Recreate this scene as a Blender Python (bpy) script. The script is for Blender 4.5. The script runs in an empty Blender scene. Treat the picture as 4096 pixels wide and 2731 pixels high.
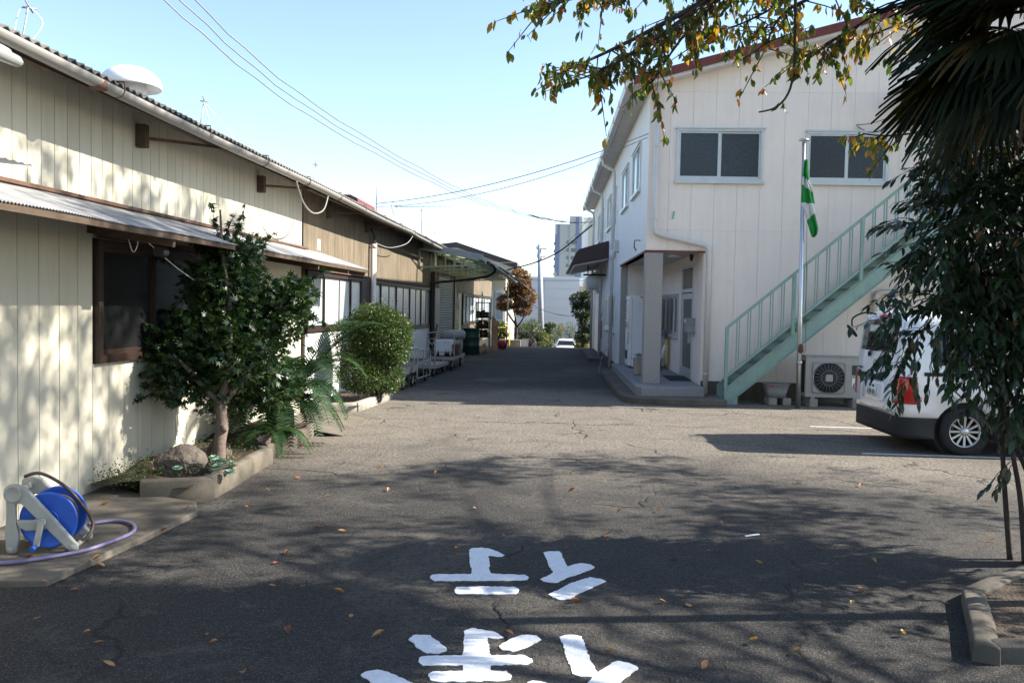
import bpy, bmesh, math, random
from math import sin, cos, pi, radians, atan2, sqrt
from mathutils import Vector, Matrix, Euler, Quaternion
S = bpy.context.scene
COL = S.collection
rnd = random.Random(7)

# ------------------------------------------------------------------ camera
cam_d = bpy.data.cameras.new('Camera'); cam = bpy.data.objects.new('Camera', cam_d); COL.objects.link(cam)
cam_d.lens = 29.08; cam_d.sensor_width = 36; cam_d.clip_start = .05; cam_d.clip_end = 3000
_R = Matrix.Rotation(radians(3.08), 3, 'Z') @ Matrix.Rotation(radians(90 - 2.44), 3, 'X') @ Matrix.Rotation(math.atan(.02), 3, 'Z')
cam.matrix_world = Matrix.Translation((0, 0, 1.75)) @ _R.to_4x4()
S.camera = cam
# ------------------------------------------------------------------ sky, sun, exposure
SUN = Vector((1, .12, .74)).normalized()
world = bpy.data.worlds.new('World'); S.world = world; world.use_nodes = True
wn = world.node_tree; wn.nodes.clear()
sky = wn.nodes.new('ShaderNodeTexSky'); sky.sky_type = 'NISHITA'; sky.sun_disc = False
sky.sun_elevation = math.asin(SUN.z); sky.sun_rotation = atan2(SUN.x, SUN.y)
sky.air_density = 1.0; sky.dust_density = .6; sky.ozone_density = 1.0; sky.altitude = 50
bg = wn.nodes.new('ShaderNodeBackground'); bg.inputs['Strength'].default_value = .115
wo = wn.nodes.new('ShaderNodeOutputWorld')
wn.links.new(sky.outputs[0], bg.inputs[0]); wn.links.new(bg.outputs[0], wo.inputs[0])
sun_d = bpy.data.lights.new('Sun', 'SUN'); sun_d.energy = 5.0; sun_d.angle = radians(.55); sun_d.color = (1, .93, .82)
sun = bpy.data.objects.new('Sun', sun_d); COL.objects.link(sun)
sun.rotation_euler = SUN.to_track_quat('Z', 'Y').to_euler(); sun.location = (30, 4, 24)
vs = S.view_settings; vs.view_transform = 'Standard'; vs.look = 'None'; vs.exposure = 1.5; vs.gamma = 1; vs.use_curve_mapping = False
S.cycles.max_bounces = 8; S.cycles.diffuse_bounces = 4; S.cycles.transparent_max_bounces = 8
S.cycles.sample_clamp_indirect = 6
S.cycles.use_denoising = True; S.cycles.denoising_prefilter = 'ACCURATE'

# ------------------------------------------------------------------ materials
class NT:
    def __init__(s, name):
        s.m = bpy.data.materials.new(name); s.m.use_nodes = True; s.t = s.m.node_tree; s.t.nodes.clear()
        s.out = s.n('ShaderNodeOutputMaterial'); s.b = s.n('ShaderNodeBsdfPrincipled'); s.l(s.b.outputs[0], s.out.inputs[0])
    def n(s, t, **k):
        x = s.t.nodes.new(t)
        for a, v in k.items(): setattr(x, a, v)
        return x
    def l(s, a, b): s.t.links.new(a, b)
    def coord(s, kind='Object', scale=(1, 1, 1)):
        tc = s.n('ShaderNodeTexCoord'); mp = s.n('ShaderNodeMapping'); mp.inputs['Scale'].default_value = scale
        s.l(tc.outputs[kind], mp.inputs[0]); return mp.outputs[0]
    def noise(s, v, scale, detail=4, rough=.6, dist=0):
        x = s.n('ShaderNodeTexNoise'); x.inputs['Scale'].default_value = scale; x.inputs['Detail'].default_value = detail
        x.inputs['Roughness'].default_value = rough; x.inputs['Distortion'].default_value = dist; s.l(v, x.inputs['Vector']); return x.outputs['Fac']
    def ramp(s, f, stops, interp='LINEAR'):
        x = s.n('ShaderNodeValToRGB'); x.color_ramp.interpolation = interp; e = x.color_ramp.elements
        while len(e) < len(stops): e.new(.5)
        for i, (p, c) in enumerate(stops):
            e[i].position = p; e[i].color = (c, c, c, 1) if isinstance(c, (int, float)) else tuple(c)[:3] + (1,)
        s.l(f, x.inputs[0]); return x.outputs[0]
    def mix(s, f, a, b, mode='MIX'):
        x = s.n('ShaderNodeMix', data_type='RGBA', blend_type=mode)
        for sock, v in ((x.inputs[0], f), (x.inputs[6], a), (x.inputs[7], b)):
            if isinstance(v, (int, float)): sock.default_value = v if sock == x.inputs[0] else (v, v, v, 1)
            elif isinstance(v, tuple): sock.default_value = v[:3] + (1,)
            else: s.l(v, sock)
        return x.outputs[2]
    def math(s, op, a, b=0.0, clamp=False):
        x = s.n('ShaderNodeMath', operation=op, use_clamp=clamp)
        for sock, v in ((x.inputs[0], a), (x.inputs[1], b)):
            if isinstance(v, (int, float)): sock.default_value = v
            else: s.l(v, sock)
        return x.outputs[0]
    def bump(s, h, strength=.3, dist=.01):
        x = s.n('ShaderNodeBump'); x.inputs['Strength'].default_value = strength; x.inputs['Distance'].default_value = dist
        s.l(h, x.inputs['Height']); s.l(x.outputs[0], s.b.inputs['Normal']); return x
    def base(s, c, rough=.6, metal=0, spec=.5):
        if isinstance(c, tuple): s.b.inputs['Base Color'].default_value = c[:3] + (1,)
        else: s.l(c, s.b.inputs['Base Color'])
        if isinstance(rough, (int, float)): s.b.inputs['Roughness'].default_value = rough
        else: s.l(rough, s.b.inputs['Roughness'])
        s.b.inputs['Metallic'].default_value = metal; s.b.inputs['Specular IOR Level'].default_value = spec

def sc(c, k): return tuple(min(1, x * k) for x in c)
def plain(name, c, rough=.6, var=.14, scale=3, metal=0, spec=.4, bump=.0, bscale=60, bdist=.004, stretch=(1, 1, 1), grime=0, gcol=(.05, .045, .035), objvar=0, gscale=1.3, streak=0):
    n = NT(name); v = n.coord('Object', stretch)
    f = n.noise(v, scale, 6, .65)
    col = n.ramp(f, [(.25, sc(c, 1 - var)), (.75, sc(c, 1 + var))])
    if objvar:
        oi = n.n('ShaderNodeObjectInfo'); k = n.math('MULTIPLY_ADD', oi.outputs['Random'], objvar * 2); 
        k.node.inputs[2].default_value = 1 - objvar
        col = n.mix(1.0, col, k, 'MULTIPLY')
    if grime:
        v2 = n.coord('Object', (gscale, gscale, gscale * .35)); g = n.ramp(n.noise(v2, 4, 8, .75), [(.5, 0.), (.8, grime)])
        col = n.mix(g, col, gcol)
    if streak: col = n.mix(n.ramp(n.noise(n.coord('Object', (4, 4, .22)), 2.6, 8, .75), [(.46, 0.), (.74, streak)]), col, gcol)
    n.base(col, rough, metal, spec)
    if bump: n.bump(n.noise(n.coord('Object'), bscale, 3, .6), bump, bdist)
    return n.m

def asphalt():
    n = NT('asphalt'); v = n.coord('Object')
    big = n.noise(v, .35, 5, .6, .6); mid = n.noise(v, 2.2, 6, .7); fine = n.noise(v, 85, 3, .7); grit = n.noise(v, 24, 4, .75)
    c = n.ramp(mid, [(.3, (.017, .016, .0148)), (.7, (.036, .033, .0295))])
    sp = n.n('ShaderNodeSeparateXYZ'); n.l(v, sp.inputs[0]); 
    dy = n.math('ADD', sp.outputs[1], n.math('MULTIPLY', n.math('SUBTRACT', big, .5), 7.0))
    sun_band = n.math('MULTIPLY', n.ramp(n.math('MULTIPLY', dy, 1 / 40.), [(.19, 0.), (.26, 1.)]), n.ramp(n.math('MULTIPLY', dy, 1 / 40.), [(.4, 1.), (.46, .1)]))  # older tan asphalt, with the sunlit band's brightness put into the colour
    tan = n.math('MAXIMUM', n.math('MULTIPLY', sun_band, .85), n.ramp(big, [(.5, 0.), (.7, .5)]))
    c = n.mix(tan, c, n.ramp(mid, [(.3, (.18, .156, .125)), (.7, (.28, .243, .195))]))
    c = n.mix(n.ramp(fine, [(.53, 0.), (.64, .85)]), c, (.15, .142, .13))
    c = n.mix(n.ramp(grit, [(.36, .85), (.52, 0.)]), c, (.016, .016, .017))
    # hairline cracks and the cross seam
    vd = n.n('ShaderNodeVectorMath', operation='ADD'); nz = n.n('ShaderNodeTexNoise'); nz.inputs['Scale'].default_value = 1.3; nz.inputs['Detail'].default_value = 5
    n.l(v, nz.inputs['Vector']); sc2 = n.n('ShaderNodeVectorMath', operation='SCALE'); sc2.inputs[3].default_value = .9; n.l(nz.outputs['Color'], sc2.inputs[0])
    n.l(v, vd.inputs[0]); n.l(sc2.outputs[0], vd.inputs[1])
    vo = n.n('ShaderNodeTexVoronoi', feature='DISTANCE_TO_EDGE'); vo.inputs['Scale'].default_value = .42; n.l(vd.outputs[0], vo.inputs['Vector'])
    crack = n.math('MULTIPLY', n.ramp(vo.outputs['Distance'], [(.0, 1.), (.011, 0.)]), n.ramp(n.noise(v, .8, 3), [(.47, 0.), (.58, .85)]))
    seam = n.math('ABSOLUTE', n.math('SUBTRACT', n.math('ADD', sp.outputs[1], n.math('MULTIPLY', n.noise(v, 1.1, 6, .7), 1.0)), 12.95))
    crack = n.math('MAXIMUM', crack, n.math('MULTIPLY', n.ramp(seam, [(.012, 1.), (.03, 0.)]), n.ramp(n.noise(v, .6, 3), [(.4, .2), (.55, .9)])))
    c = n.mix(n.ramp(n.noise(v, .9, 7, .72, 1.2), [(.52, 0.), (.7, .34)]), c, (.014, .0138, .0135))
    c = n.mix(n.ramp(n.noise(v, 1.6, 7, .75, .5), [(.55, 0.), (.72, .42)]), c, (.18, .158, .127))
    c = n.mix(crack, c, (.012, .011, .01))
    n.base(c, n.ramp(mid, [(.3, .82), (.7, .93)]), 0, .35)
    h = n.math('ADD', n.math('MULTIPLY', grit, 1.0), n.math('MULTIPLY', fine, .6)); h = n.math('SUBTRACT', h, n.math('MULTIPLY', crack, 1.5))
    n.bump(h, 1.0, .02)
    return n.m

def concrete(name, c=(.3, .28, .245), grime=.5, scale=3):
    n = NT(name); v = n.coord('Object'); a = n.noise(v, scale, 8, .7); b = n.noise(v, 60, 4, .7); st = n.noise(n.coord('Object', (1, 1, .5)), 1.7, 6, .7)
    col = n.ramp(a, [(.25, sc(c, .62)), (.55, c), (.8, sc(c, 1.25))])
    col = n.mix(n.ramp(st, [(.45, 0.), (.7, grime)]), col, (.06, .052, .04))
    col = n.mix(n.ramp(b, [(.28, .5), (.42, 0.)]), col, (.07, .065, .055))
    n.base(col, .9, 0, .25); n.bump(n.math('ADD', a, b), .5, .008); return n.m

def leafmat(name, stops, rough=.42, trans=.35, spec=.5):
    n = NT(name); g = n.n('ShaderNodeNewGeometry'); oi = n.n('ShaderNodeObjectInfo')
    r = n.math('FRACT', n.math('ADD', g.outputs['Random Per Island'], oi.outputs['Random']))
    col = n.ramp(r, stops); nz = n.noise(n.coord('Object'), 35, 3); col = n.mix(1.0, col, n.ramp(nz, [(.3, .7), (.7, 1.2)]), 'MULTIPLY')
    n.base(col, rough, 0, spec)
    tr = n.n('ShaderNodeBsdfTranslucent'); n.l(n.mix(1.0, col, (1.5, 1.6, .7), 'MULTIPLY'), tr.inputs[0])
    mx = n.n('ShaderNodeMixShader'); mx.inputs[0].default_value = trans; n.l(n.b.outputs[0], mx.inputs[1]); n.l(tr.outputs[0], mx.inputs[2]); n.l(mx.outputs[0], n.out.inputs[0])
    return n.m

def glass(name, c=(.02, .025, .03), rough=.06, tint=None, var=.3, frost=0):
    n = NT(name); f = n.noise(n.coord('Object'), 1.6, 3)
    n.base(n.ramp(f, [(.3, sc(c, 1 - var)), (.7, sc(c, 1 + var))]), rough, 0, .6 if not frost else .4)
    n.bump(n.noise(n.coord('Object'), 1.2, 2), .05, .02) if not frost else n.bump(n.noise(n.coord('Object'), 260, 2), .25, .002)
    return n.m

def stripes(name, c1, c2, axis=1, per=.2, rough=.7, bumpd=.006, grime=.5):
    "fine ribs of a ribbed sheet, too narrow to pick apart"
    n = NT(name); v = n.coord('Object'); sp = n.n('ShaderNodeSeparateXYZ'); n.l(v, sp.inputs[0])
    w = n.math('SINE', n.math('MULTIPLY', sp.outputs[axis], 2 * pi / per))
    stre = n.noise(n.coord('Object', (5, 5, .35)), 2.5, 7, .7); blot = n.noise(v, 1.1, 6, .7)
    col = n.ramp(stre, [(.3, c1), (.7, c2)]); col = n.mix(n.ramp(blot, [(.45, 0.), (.75, grime)]), col, sc(c1, .45))
    n.base(col, rough, 0, .25); n.bump(n.math('ADD', w, n.math('MULTIPLY', n.noise(v, 90, 3), .6)), .6, bumpd); return n.m

M = {}
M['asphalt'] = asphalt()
M['paint_line'] = plain('road_paint', (.74, .75, .77), .75, .1, 14, bump=.6, bscale=130, bdist=.006, grime=.5, gcol=(.1, .1, .1), gscale=12)
M['paint_old'] = plain('worn_line_paint', (.5, .5, .48), .8, .2, 9, grime=.75, gcol=(.1, .095, .085), gscale=7)
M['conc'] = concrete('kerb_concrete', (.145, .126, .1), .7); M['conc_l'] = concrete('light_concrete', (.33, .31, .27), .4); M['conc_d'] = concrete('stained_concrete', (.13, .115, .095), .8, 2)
M['stone_step'] = plain('granite_step', (.22, .22, .225), .75, .3, 40, bump=.3, bscale=90)
M['soil'] = plain('soil', (.06, .043, .03), .95, .4, 12, bump=1., bscale=40, bdist=.03)
M['cream'] = plain('cream_siding', (.53, .505, .41), .5, .05, 1.2, grime=.26, gcol=(.3, .255, .17), objvar=.06, streak=.25, bump=.12, bscale=30, bdist=.002)
M['groove'] = plain('brown_backing', (.09, .06, .045), .8)
M['brownwall'] = stripes('weathered_board', (.1, .08, .056), (.22, .18, .125), 1, .11)
M['whitewall'] = plain('white_painted_board', (.74, .745, .74), .6, .06, 2, grime=.4, gcol=(.33, .3, .24), gscale=2)
M['slate'] = plain('roof_slate', (.11, .105, .1), .9, .4, 5, bump=.5, bscale=40, grime=.4, gcol=(.24, .22, .17))
M['gutter'] = plain('gutter_vinyl', (.24, .232, .215), .45, .1, 2, grime=.45, gcol=(.25, .21, .16))
M['rust'] = plain('rusty_flashing', (.1, .052, .034), .85, .4, 9, bump=.3, grime=.5, gcol=(.22, .18, .15))
M['zinc'] = plain('aged_zinc', (.31, .315, .32), .55, .22, 5, metal=.25, grime=.35, gcol=(.2, .17, .14))
M['wood'] = plain('weathered_timber', (.075, .052, .036), .9, .4, 7, stretch=(1, 1, 6), bump=.4, bscale=30, grime=.4)
M['wood_new'] = plain('bare_timber', (.45, .25, .15), .8, .25, 6, stretch=(5, 5, .6), bump=.2)
M['brownframe'] = plain('brown_window_frame', (.03, .018, .014), .45, .25, 6)
M['frost'] = glass('frosted_glass', (.4, .45, .46), .22, frost=1, var=.16)
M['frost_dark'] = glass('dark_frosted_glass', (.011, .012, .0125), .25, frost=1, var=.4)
M['darkglass'] = glass('dark_glass', (.014, .018, .022), .05)
M['mesh'] = plain('dark_screen_glass', (.028, .034, .042), .2, .5, 25, spec=.5)
M['skyglass'] = glass('pale_glass', (.1, .13, .16), .06)
M['alu'] = plain('aluminium', (.55, .57, .58), .38, .08, 4, metal=.55)
M['panel'] = plain('facade_panel', (.82, .725, .645), .75, .04, 1.4, bump=.5, bscale=55, bdist=.005, grime=.2, gcol=(.47, .4, .33), objvar=.012, streak=.14)
M['joint'] = plain('joint_sealant', (.5, .465, .44), .8, .15)
M['stucco'] = plain('white_stucco', (.74, .735, .73), .6, .05, 1.5, bump=.8, bscale=38, bdist=.009, grime=.2, gcol=(.45, .42, .38), streak=.3)
M['pipe'] = plain('cream_pipe', (.6, .57, .54), .4, .07, 3, grime=.2, gcol=(.35, .31, .27))
M['redtrim'] = plain('red_brown_trim', (.15, .034, .027), .65, .35, 6, grime=.3)
M['browntrim'] = plain('dark_brown_trim', (.045, .024, .022), .5, .25, 6)
M['soffit'] = plain('soffit_board', (.6, .57, .54), .7, .08, 3)
M['granite'] = None
n = NT('terrazzo'); v = n.coord('Object'); c = n.ramp(n.noise(v, 90, 3, .6), [(.36, (.03, .028, .028)), (.47, (.26, .24, .225)), (.62, (.5, .47, .44))]); n.base(c, .7); n.bump(n.noise(v, 75, 2), .4, .006); M['granite'] = n.m
M['green_steel'] = plain('mint_green_paint', (.225, .335, .29), .5, .14, 4, grime=.45, gcol=(.15, .13, .09), gscale=3)
M['green_dark'] = plain('worn_green_tread', (.1, .155, .13), .6, .25, 9, grime=.5)
M['canopy_steel'] = plain('pale_green_frame', (.3, .34, .24), .6, .25, 6, grime=.6, gcol=(.12, .08, .04))
M['steel'] = plain('bare_steel', (.5, .51, .53), .3, .12, 5, metal=.85)
M['steel_w'] = plain('worn_white_steel', (.3, .285, .255), .55, .2, 8, grime=.6, gcol=(.2, .12, .07), gscale=5)
M['black'] = plain('black_plastic', (.014, .014, .015), .7, .2)
M['rubber'] = plain('tyre_rubber', (.018, .018, .018), .8, .2, 20)
M['white_car'] = plain('white_car_paint', (.84, .85, .87), .18, .02, 2, spec=.6)
M['white_car'].node_tree.nodes['Principled BSDF'].inputs['Coat Weight'].default_value = .6
M['red_lens'] = plain('red_lens', (.42, .012, .012), .12, .2, 20, spec=.7)
M['clear_lens'] = plain('clear_lens', (.25, .26, .25), .12, .2, 20, spec=.7)
M['chrome'] = plain('chrome', (.62, .63, .65), .15, .06, metal=.95)
M['text'] = plain('dark_lettering', (.03, .05, .04), .6)
M['white'] = plain('white_enamel', (.76, .77, .77), .4, .05, 2, grime=.12, gcol=(.4, .37, .33))
M['grey_plastic'] = plain('grey_plastic', (.33, .33, .3), .55, .1, 6, grime=.25, gcol=(.2, .18, .14))
M['blue'] = plain('blue_plastic', (.03, .11, .5), .45, .12, 6)
M['hose'] = plain('mauve_hose', (.16, .14, .25), .5, .25, 12); M['hose_b'] = plain('brown_hose', (.07, .048, .042), .5, .25, 12)
M['drum'] = plain('green_drum', (.015, .05, .038), .45, .2, 5, grime=.25)
M['yellow'] = plain('yellow_paint', (.7, .5, .04), .5, .1); M['red'] = plain('red_paint', (.5, .03, .025), .45, .1)
M['teal'] = plain('teal_plastic', (.08, .38, .36), .5)
M['flag_g'] = plain('green_cloth', (.03, .33, .07), .85, .08); M['flag_w'] = plain('white_cloth', (.78, .8, .78), .85, .05)
for k in ('flag_g', 'flag_w'):
    t = M[k].node_tree; b = t.nodes['Principled BSDF']; tr = t.nodes.new('ShaderNodeBsdfTranslucent'); tr.inputs[0].default_value = (.1, .6, .15, 1) if k == 'flag_g' else (.8, .85, .8, 1)
    mx = t.nodes.new('ShaderNodeMixShader'); mx.inputs[0].default_value = .35; o = t.nodes['Material Output']; t.links.new(b.outputs[0], mx.inputs[1]); t.links.new(tr.outputs[0], mx.inputs[2]); t.links.new(mx.outputs[0], o.inputs[0])
M['pot'] = plain('stone_pot', (.36, .32, .28), .85, .2, 20, bump=.3)
M['bark'] = plain('grey_bark', (.14, .105, .085), .9, .35, 9, bump=.7, bscale=30, bdist=.012); M['bark_d'] = plain('dark_bark', (.05, .037, .03), .9, .4, 12, bump=.6)
M['rock'] = plain('dark_rock', (.095, .078, .066), .85, .5, 6, bump=1., bscale=14, bdist=.05, grime=.5, gcol=(.16, .15, .08))
M['cherry'] = leafmat('cherry_leaves', [(0, (.05, .095, .022)), (.45, (.09, .12, .025)), (.68, (.2, .16, .025)), (.86, (.36, .19, .03)), (.97, (.42, .14, .03)), (1, (.34, .07, .03))], .4, .55)
M['maple'] = leafmat('deep_green_leaves', [(0, (.012, .034, .012)), (.7, (.022, .052, .017)), (.93, (.05, .085, .02)), (1, (.12, .13, .03))], .42, .25)
M['nandina'] = leafmat('glossy_dark_leaves', [(0, (.014, .033, .016)), (.8, (.028, .055, .022)), (.95, (.05, .085, .025)), (1, (.2, .07, .02))], .35, .2)
M['palm'] = leafmat('palm_fronds', [(0, (.008, .014, .007)), (.7, (.014, .023, .009)), (.9, (.05, .042, .012)), (1, (.08, .045, .02))], .6, .15, .2)
M['deadpalm'] = leafmat('dead_fronds', [(0, (.1, .065, .04)), (1, (.17, .12, .08))], .8, .2)
M['cycad'] = leafmat('cycad_fronds', [(0, (.01, .034, .011)), (.8, (.02, .055, .015)), (1, (.06, .09, .018))], .6, .12, .2)
M['bush'] = leafmat('bush_leaves', [(0, (.028, .06, .018)), (.6, (.05, .092, .026)), (.9, (.095, .13, .04)), (1, (.2, .14, .045))], .35, .3)
M['orange'] = leafmat('autumn_leaves', [(0, (.1, .04, .022)), (.6, (.17, .08, .035)), (1, (.24, .14, .05))], .6, .3)
M['cover'] = leafmat('ground_cover', [(0, (.03, .07, .015)), (.7, (.06, .11, .025)), (1, (.16, .12, .03))], .5, .25)
M['succ'] = leafmat('succulent', [(0, (.13, .22, .16)), (1, (.2, .3, .2))], .5, .1)
M['olive'] = leafmat('olive_leaves', [(0, (.13, .12, .03)), (1, (.24, .19, .05))], .5, .3)
M['shrub'] = leafmat('shrub_leaves', [(0, (.04, .075, .03)), (.8, (.1, .13, .05)), (1, (.24, .18, .08))], .5, .3)
M['purple'] = leafmat('purple_flowers', [(0, (.11, .07, .14)), (.6, (.2, .13, .26)), (1, (.07, .1, .04))], .6, .2)
M['fallen'] = leafmat('fallen_leaves', [(0, (.2, .07, .035)), (.4, (.33, .13, .05)), (.75, (.42, .22, .08)), (1, (.45, .33, .14))], .7, .15)
M['tower'] = plain('tower_grey', (.55, .54, .49), .8, .04); M['tower_b'] = plain('tower_blue', (.24, .275, .4), .8, .05); M['tower_l'] = plain('tower_cream', (.62, .58, .48), .8, .03)
M['polep'] = plain('pole_grey', (.36, .39, .43), .6, .12)
M['grey_bldg'] = plain('grey_cladding', (.62, .61, .6), .8, .04, .4); M['tan'] = plain('cream_render', (.62, .54, .4), .8, .06)
M['cable'] = plain('black_cable', (.02, .02, .022), .6); M['wire'] = plain('grey_wire', (.22, .24, .27), .5)
M['umb'] = plain('yellow_umbrella', (.55, .42, .14), .7, .15); M['interior'] = plain('dark_interior', (.02, .02, .02), .9)
M['tile'] = plain('brown_roof', (.07, .05, .046), .6, .2, 8)
M['acgrey'] = plain('air_conditioner_beige', (.34, .325, .3), .5, .06, 3, grime=.2, gcol=(.2, .18, .15))
n = NT('translucent_sheet'); n.base((.3, .32, .26), .5); tr = n.n('ShaderNodeBsdfTranslucent'); tr.inputs[0].default_value = (.55, .58, .45, 1)
mx = n.n('ShaderNodeMixShader'); mx.inputs[0].default_value = .6; n.l(n.b.outputs[0], mx.inputs[1]); n.l(tr.outputs[0], mx.inputs[2]); n.l(mx.outputs[0], n.out.inputs[0]); M['poly'] = n.m

# ------------------------------------------------------------------ mesh helpers
class MB:
    def __init__(s): s.v = []; s.f = []; s.sm = []
    def add(s, vs, fs, smooth=False):
        o = len(s.v); s.v += [tuple(p) for p in vs]; s.f += [tuple(i + o for i in f) for f in fs]; s.sm += [smooth] * len(fs); return s
    def box(s, a, b):
        x0, y0, z0 = a; x1, y1, z1 = b
        x0, x1 = min(x0, x1), max(x0, x1); y0, y1 = min(y0, y1), max(y0, y1); z0, z1 = min(z0, z1), max(z0, z1)
        return s.add([(x0, y0, z0), (x1, y0, z0), (x1, y1, z0), (x0, y1, z0), (x0, y0, z1), (x1, y0, z1), (x1, y1, z1), (x0, y1, z1)],
                     [(0, 3, 2, 1), (4, 5, 6, 7), (0, 1, 5, 4), (1, 2, 6, 5), (2, 3, 7, 6), (3, 0, 4, 7)])
    def bar(s, p, q, w, h, up=(0, 0, 1)):
        "box beam from p to q, w wide and h tall"
        p, q = Vector(p), Vector(q); d = (q - p).normalized(); u = Vector(up)
        if abs(d.dot(u)) > .98: u = Vector((0, 1, 0))
        r = d.cross(u).normalized() * (w / 2); t = r.cross(d).normalized() * (h / 2)
        P = [p - r - t, p + r - t, p + r + t, p - r + t, q - r - t, q + r - t, q + r + t, q - r + t]
        return s.add(P, [(3, 2, 1, 0), (4, 5, 6, 7), (0, 1, 5, 4), (1, 2, 6, 5), (2, 3, 7, 6), (3, 0, 4, 7)])
    def tube(s, pts, r, n=8, cap=True, smooth=True):
        pts = [Vector(p) for p in pts]; rs = r if hasattr(r, '__len__') else [r] * len(pts); V = []; F = []; u = None
        for i, p in enumerate(pts):
            d = (pts[min(i + 1, len(pts) - 1)] - pts[max(i - 1, 0)]).normalized()
            if u is None: u = Vector((0, 0, 1)) if abs(d.z) < .9 else Vector((1, 0, 0))
            a = d.cross(u).normalized(); u = a.cross(d).normalized() * 1.0
            b = a.cross(d).normalized()
            for k in range(n): t = 2 * pi * k / n; V.append(p + (a * cos(t) + b * sin(t)) * rs[i])
        for i in range(len(pts) - 1):
            for k in range(n): F.append((i * n + k, i * n + (k + 1) % n, (i + 1) * n + (k + 1) % n, (i + 1) * n + k))
        s.add(V, F, smooth)
        if cap: o = len(s.v) - len(V); s.f += [tuple(o + k for k in range(n - 1, -1, -1)), tuple(o + (len(pts) - 1) * n + k for k in range(n))]; s.sm += [False, False]
        return s
    def lathe(s, prof, c=(0, 0, 0), axis='Z', n=20, smooth=True, cap=True):
        V = []; F = []; c = Vector(c)
        for r, h in prof:
            for k in range(n):
                t = 2 * pi * k / n
                V.append(c + (Vector((r * cos(t), r * sin(t), h)) if axis == 'Z' else Vector((h, r * cos(t), r * sin(t))) if axis == 'X' else Vector((r * sin(t), h, r * cos(t)))))
        for i in range(len(prof) - 1):
            for k in range(n): F.append((i * n + k, i * n + (k + 1) % n, (i + 1) * n + (k + 1) % n, (i + 1) * n + k))
        s.add(V, F, smooth); o = len(s.v) - len(V)
        if cap and prof[0][0] > 1e-4: s.f.append(tuple(o + k for k in range(n - 1, -1, -1))); s.sm.append(False)
        if cap and prof[-1][0] > 1e-4: s.f.append(tuple(o + (len(prof) - 1) * n + k for k in range(n))); s.sm.append(False)
        return s
    def prism(s, poly, a, b, axis='Z'):
        "polygon extruded between a and b along an axis"
        f = {'Z': lambda p, h: (p[0], p[1], h), 'X': lambda p, h: (h, p[0], p[1]), 'Y': lambda p, h: (p[0], h, p[1])}[axis]
        n = len(poly); V = [f(p, a) for p in poly] + [f(p, b) for p in poly]
        return s.add(V, [tuple(range(n - 1, -1, -1)), tuple(range(n, 2 * n))] + [(i, (i + 1) % n, n + (i + 1) % n, n + i) for i in range(n)])
    def grid(s, rows, smooth=True, close=False):
        n = len(rows[0]); V = [p for r in rows for p in r]; F = []
        for i in range(len(rows) - 1):
            for k in range(n if close else n - 1): F.append((i * n + k, i * n + (k + 1) % n, (i + 1) * n + (k + 1) % n, (i + 1) * n + k))
        return s.add(V, F, smooth)
    def mesh(s, name, mat):
        m = bpy.data.meshes.new(name); m.from_pydata(s.v, [], s.f); m.polygons.foreach_set('use_smooth', s.sm); 
        if mat: m.materials.append(M[mat] if isinstance(mat, str) else mat)
        m.update(); return m
    def build(s, name, mat, parent=None, bevel=0, solid=0, loc=None, rot=None, fix=True, seg=2):
        m = s.mesh(name, mat)
        if fix:
            bm = bmesh.new(); bm.from_mesh(m); bmesh.ops.recalc_face_normals(bm, faces=bm.faces); bm.to_mesh(m); bm.free()
        o = bpy.data.objects.new(name, m); COL.objects.link(o)
        if parent: o.parent = parent
        if loc: o.location = loc
        if rot: o.rotation_euler = rot
        if solid: k = o.modifiers.new('t', 'SOLIDIFY'); k.thickness = solid; k.offset = 0
        if bevel: k = o.modifiers.new('b', 'BEVEL'); k.width = bevel; k.segments = seg; k.limit_method = 'ANGLE'; k.angle_limit = radians(35)
        return o
def one(mesh, name, parent=None, loc=(0, 0, 0), rot=(0, 0, 0), scale=None):
    o = bpy.data.objects.new(name, mesh); COL.objects.link(o); o.location = loc; o.rotation_euler = rot
    if parent: o.parent = parent
    if scale: o.scale = scale if hasattr(scale, '__len__') else (scale,) * 3
    return o
def tag(o, label=None, cat=None, group=None, kind=None):
    if label: o['label'] = label
    if cat: o['category'] = cat
    if group: o['group'] = group
    if kind: o['kind'] = kind
    return o
def empty(name, loc=(0, 0, 0), rz=0, label=None, cat=None, group=None):
    o = bpy.data.objects.new(name, None); COL.objects.link(o); o.location = loc; o.rotation_euler = (0, 0, rz); o.empty_display_size = .2
    return tag(o, label, cat, group)
def box(name, mat, a, b, parent=None, bevel=0): return MB().box(a, b).build(name, mat, parent, bevel, fix=False)
def copy_tree(o, parent=None):
    c = o.copy(); COL.objects.link(c); c.parent = parent
    for ch in o.children: copy_tree(ch, c)
    return c
def text_mesh(txt, size, mat, name, parent, loc, rot, align='CENTER', extrude=.0015):
    cu = bpy.data.curves.new('t', 'FONT'); cu.body = txt; cu.size = size; cu.align_x = align; cu.align_y = 'CENTER'; cu.extrude = extrude; cu.resolution_u = 3
    t = bpy.data.objects.new('t', cu); COL.objects.link(t); dg = bpy.context.evaluated_depsgraph_get(); dg.update()
    m = bpy.data.meshes.new_from_object(t.evaluated_get(dg)); bpy.data.objects.remove(t); bpy.data.curves.remove(cu)
    m.materials.clear(); m.materials.append(M[mat]); return one(m, name, parent, loc, rot)
def catenary(p, q, sag, n=24):
    p, q = Vector(p), Vector(q); return [p.lerp(q, i / n) + Vector((0, 0, -sag * 4 * (i / n) * (1 - i / n))) for i in range(n + 1)]
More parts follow.
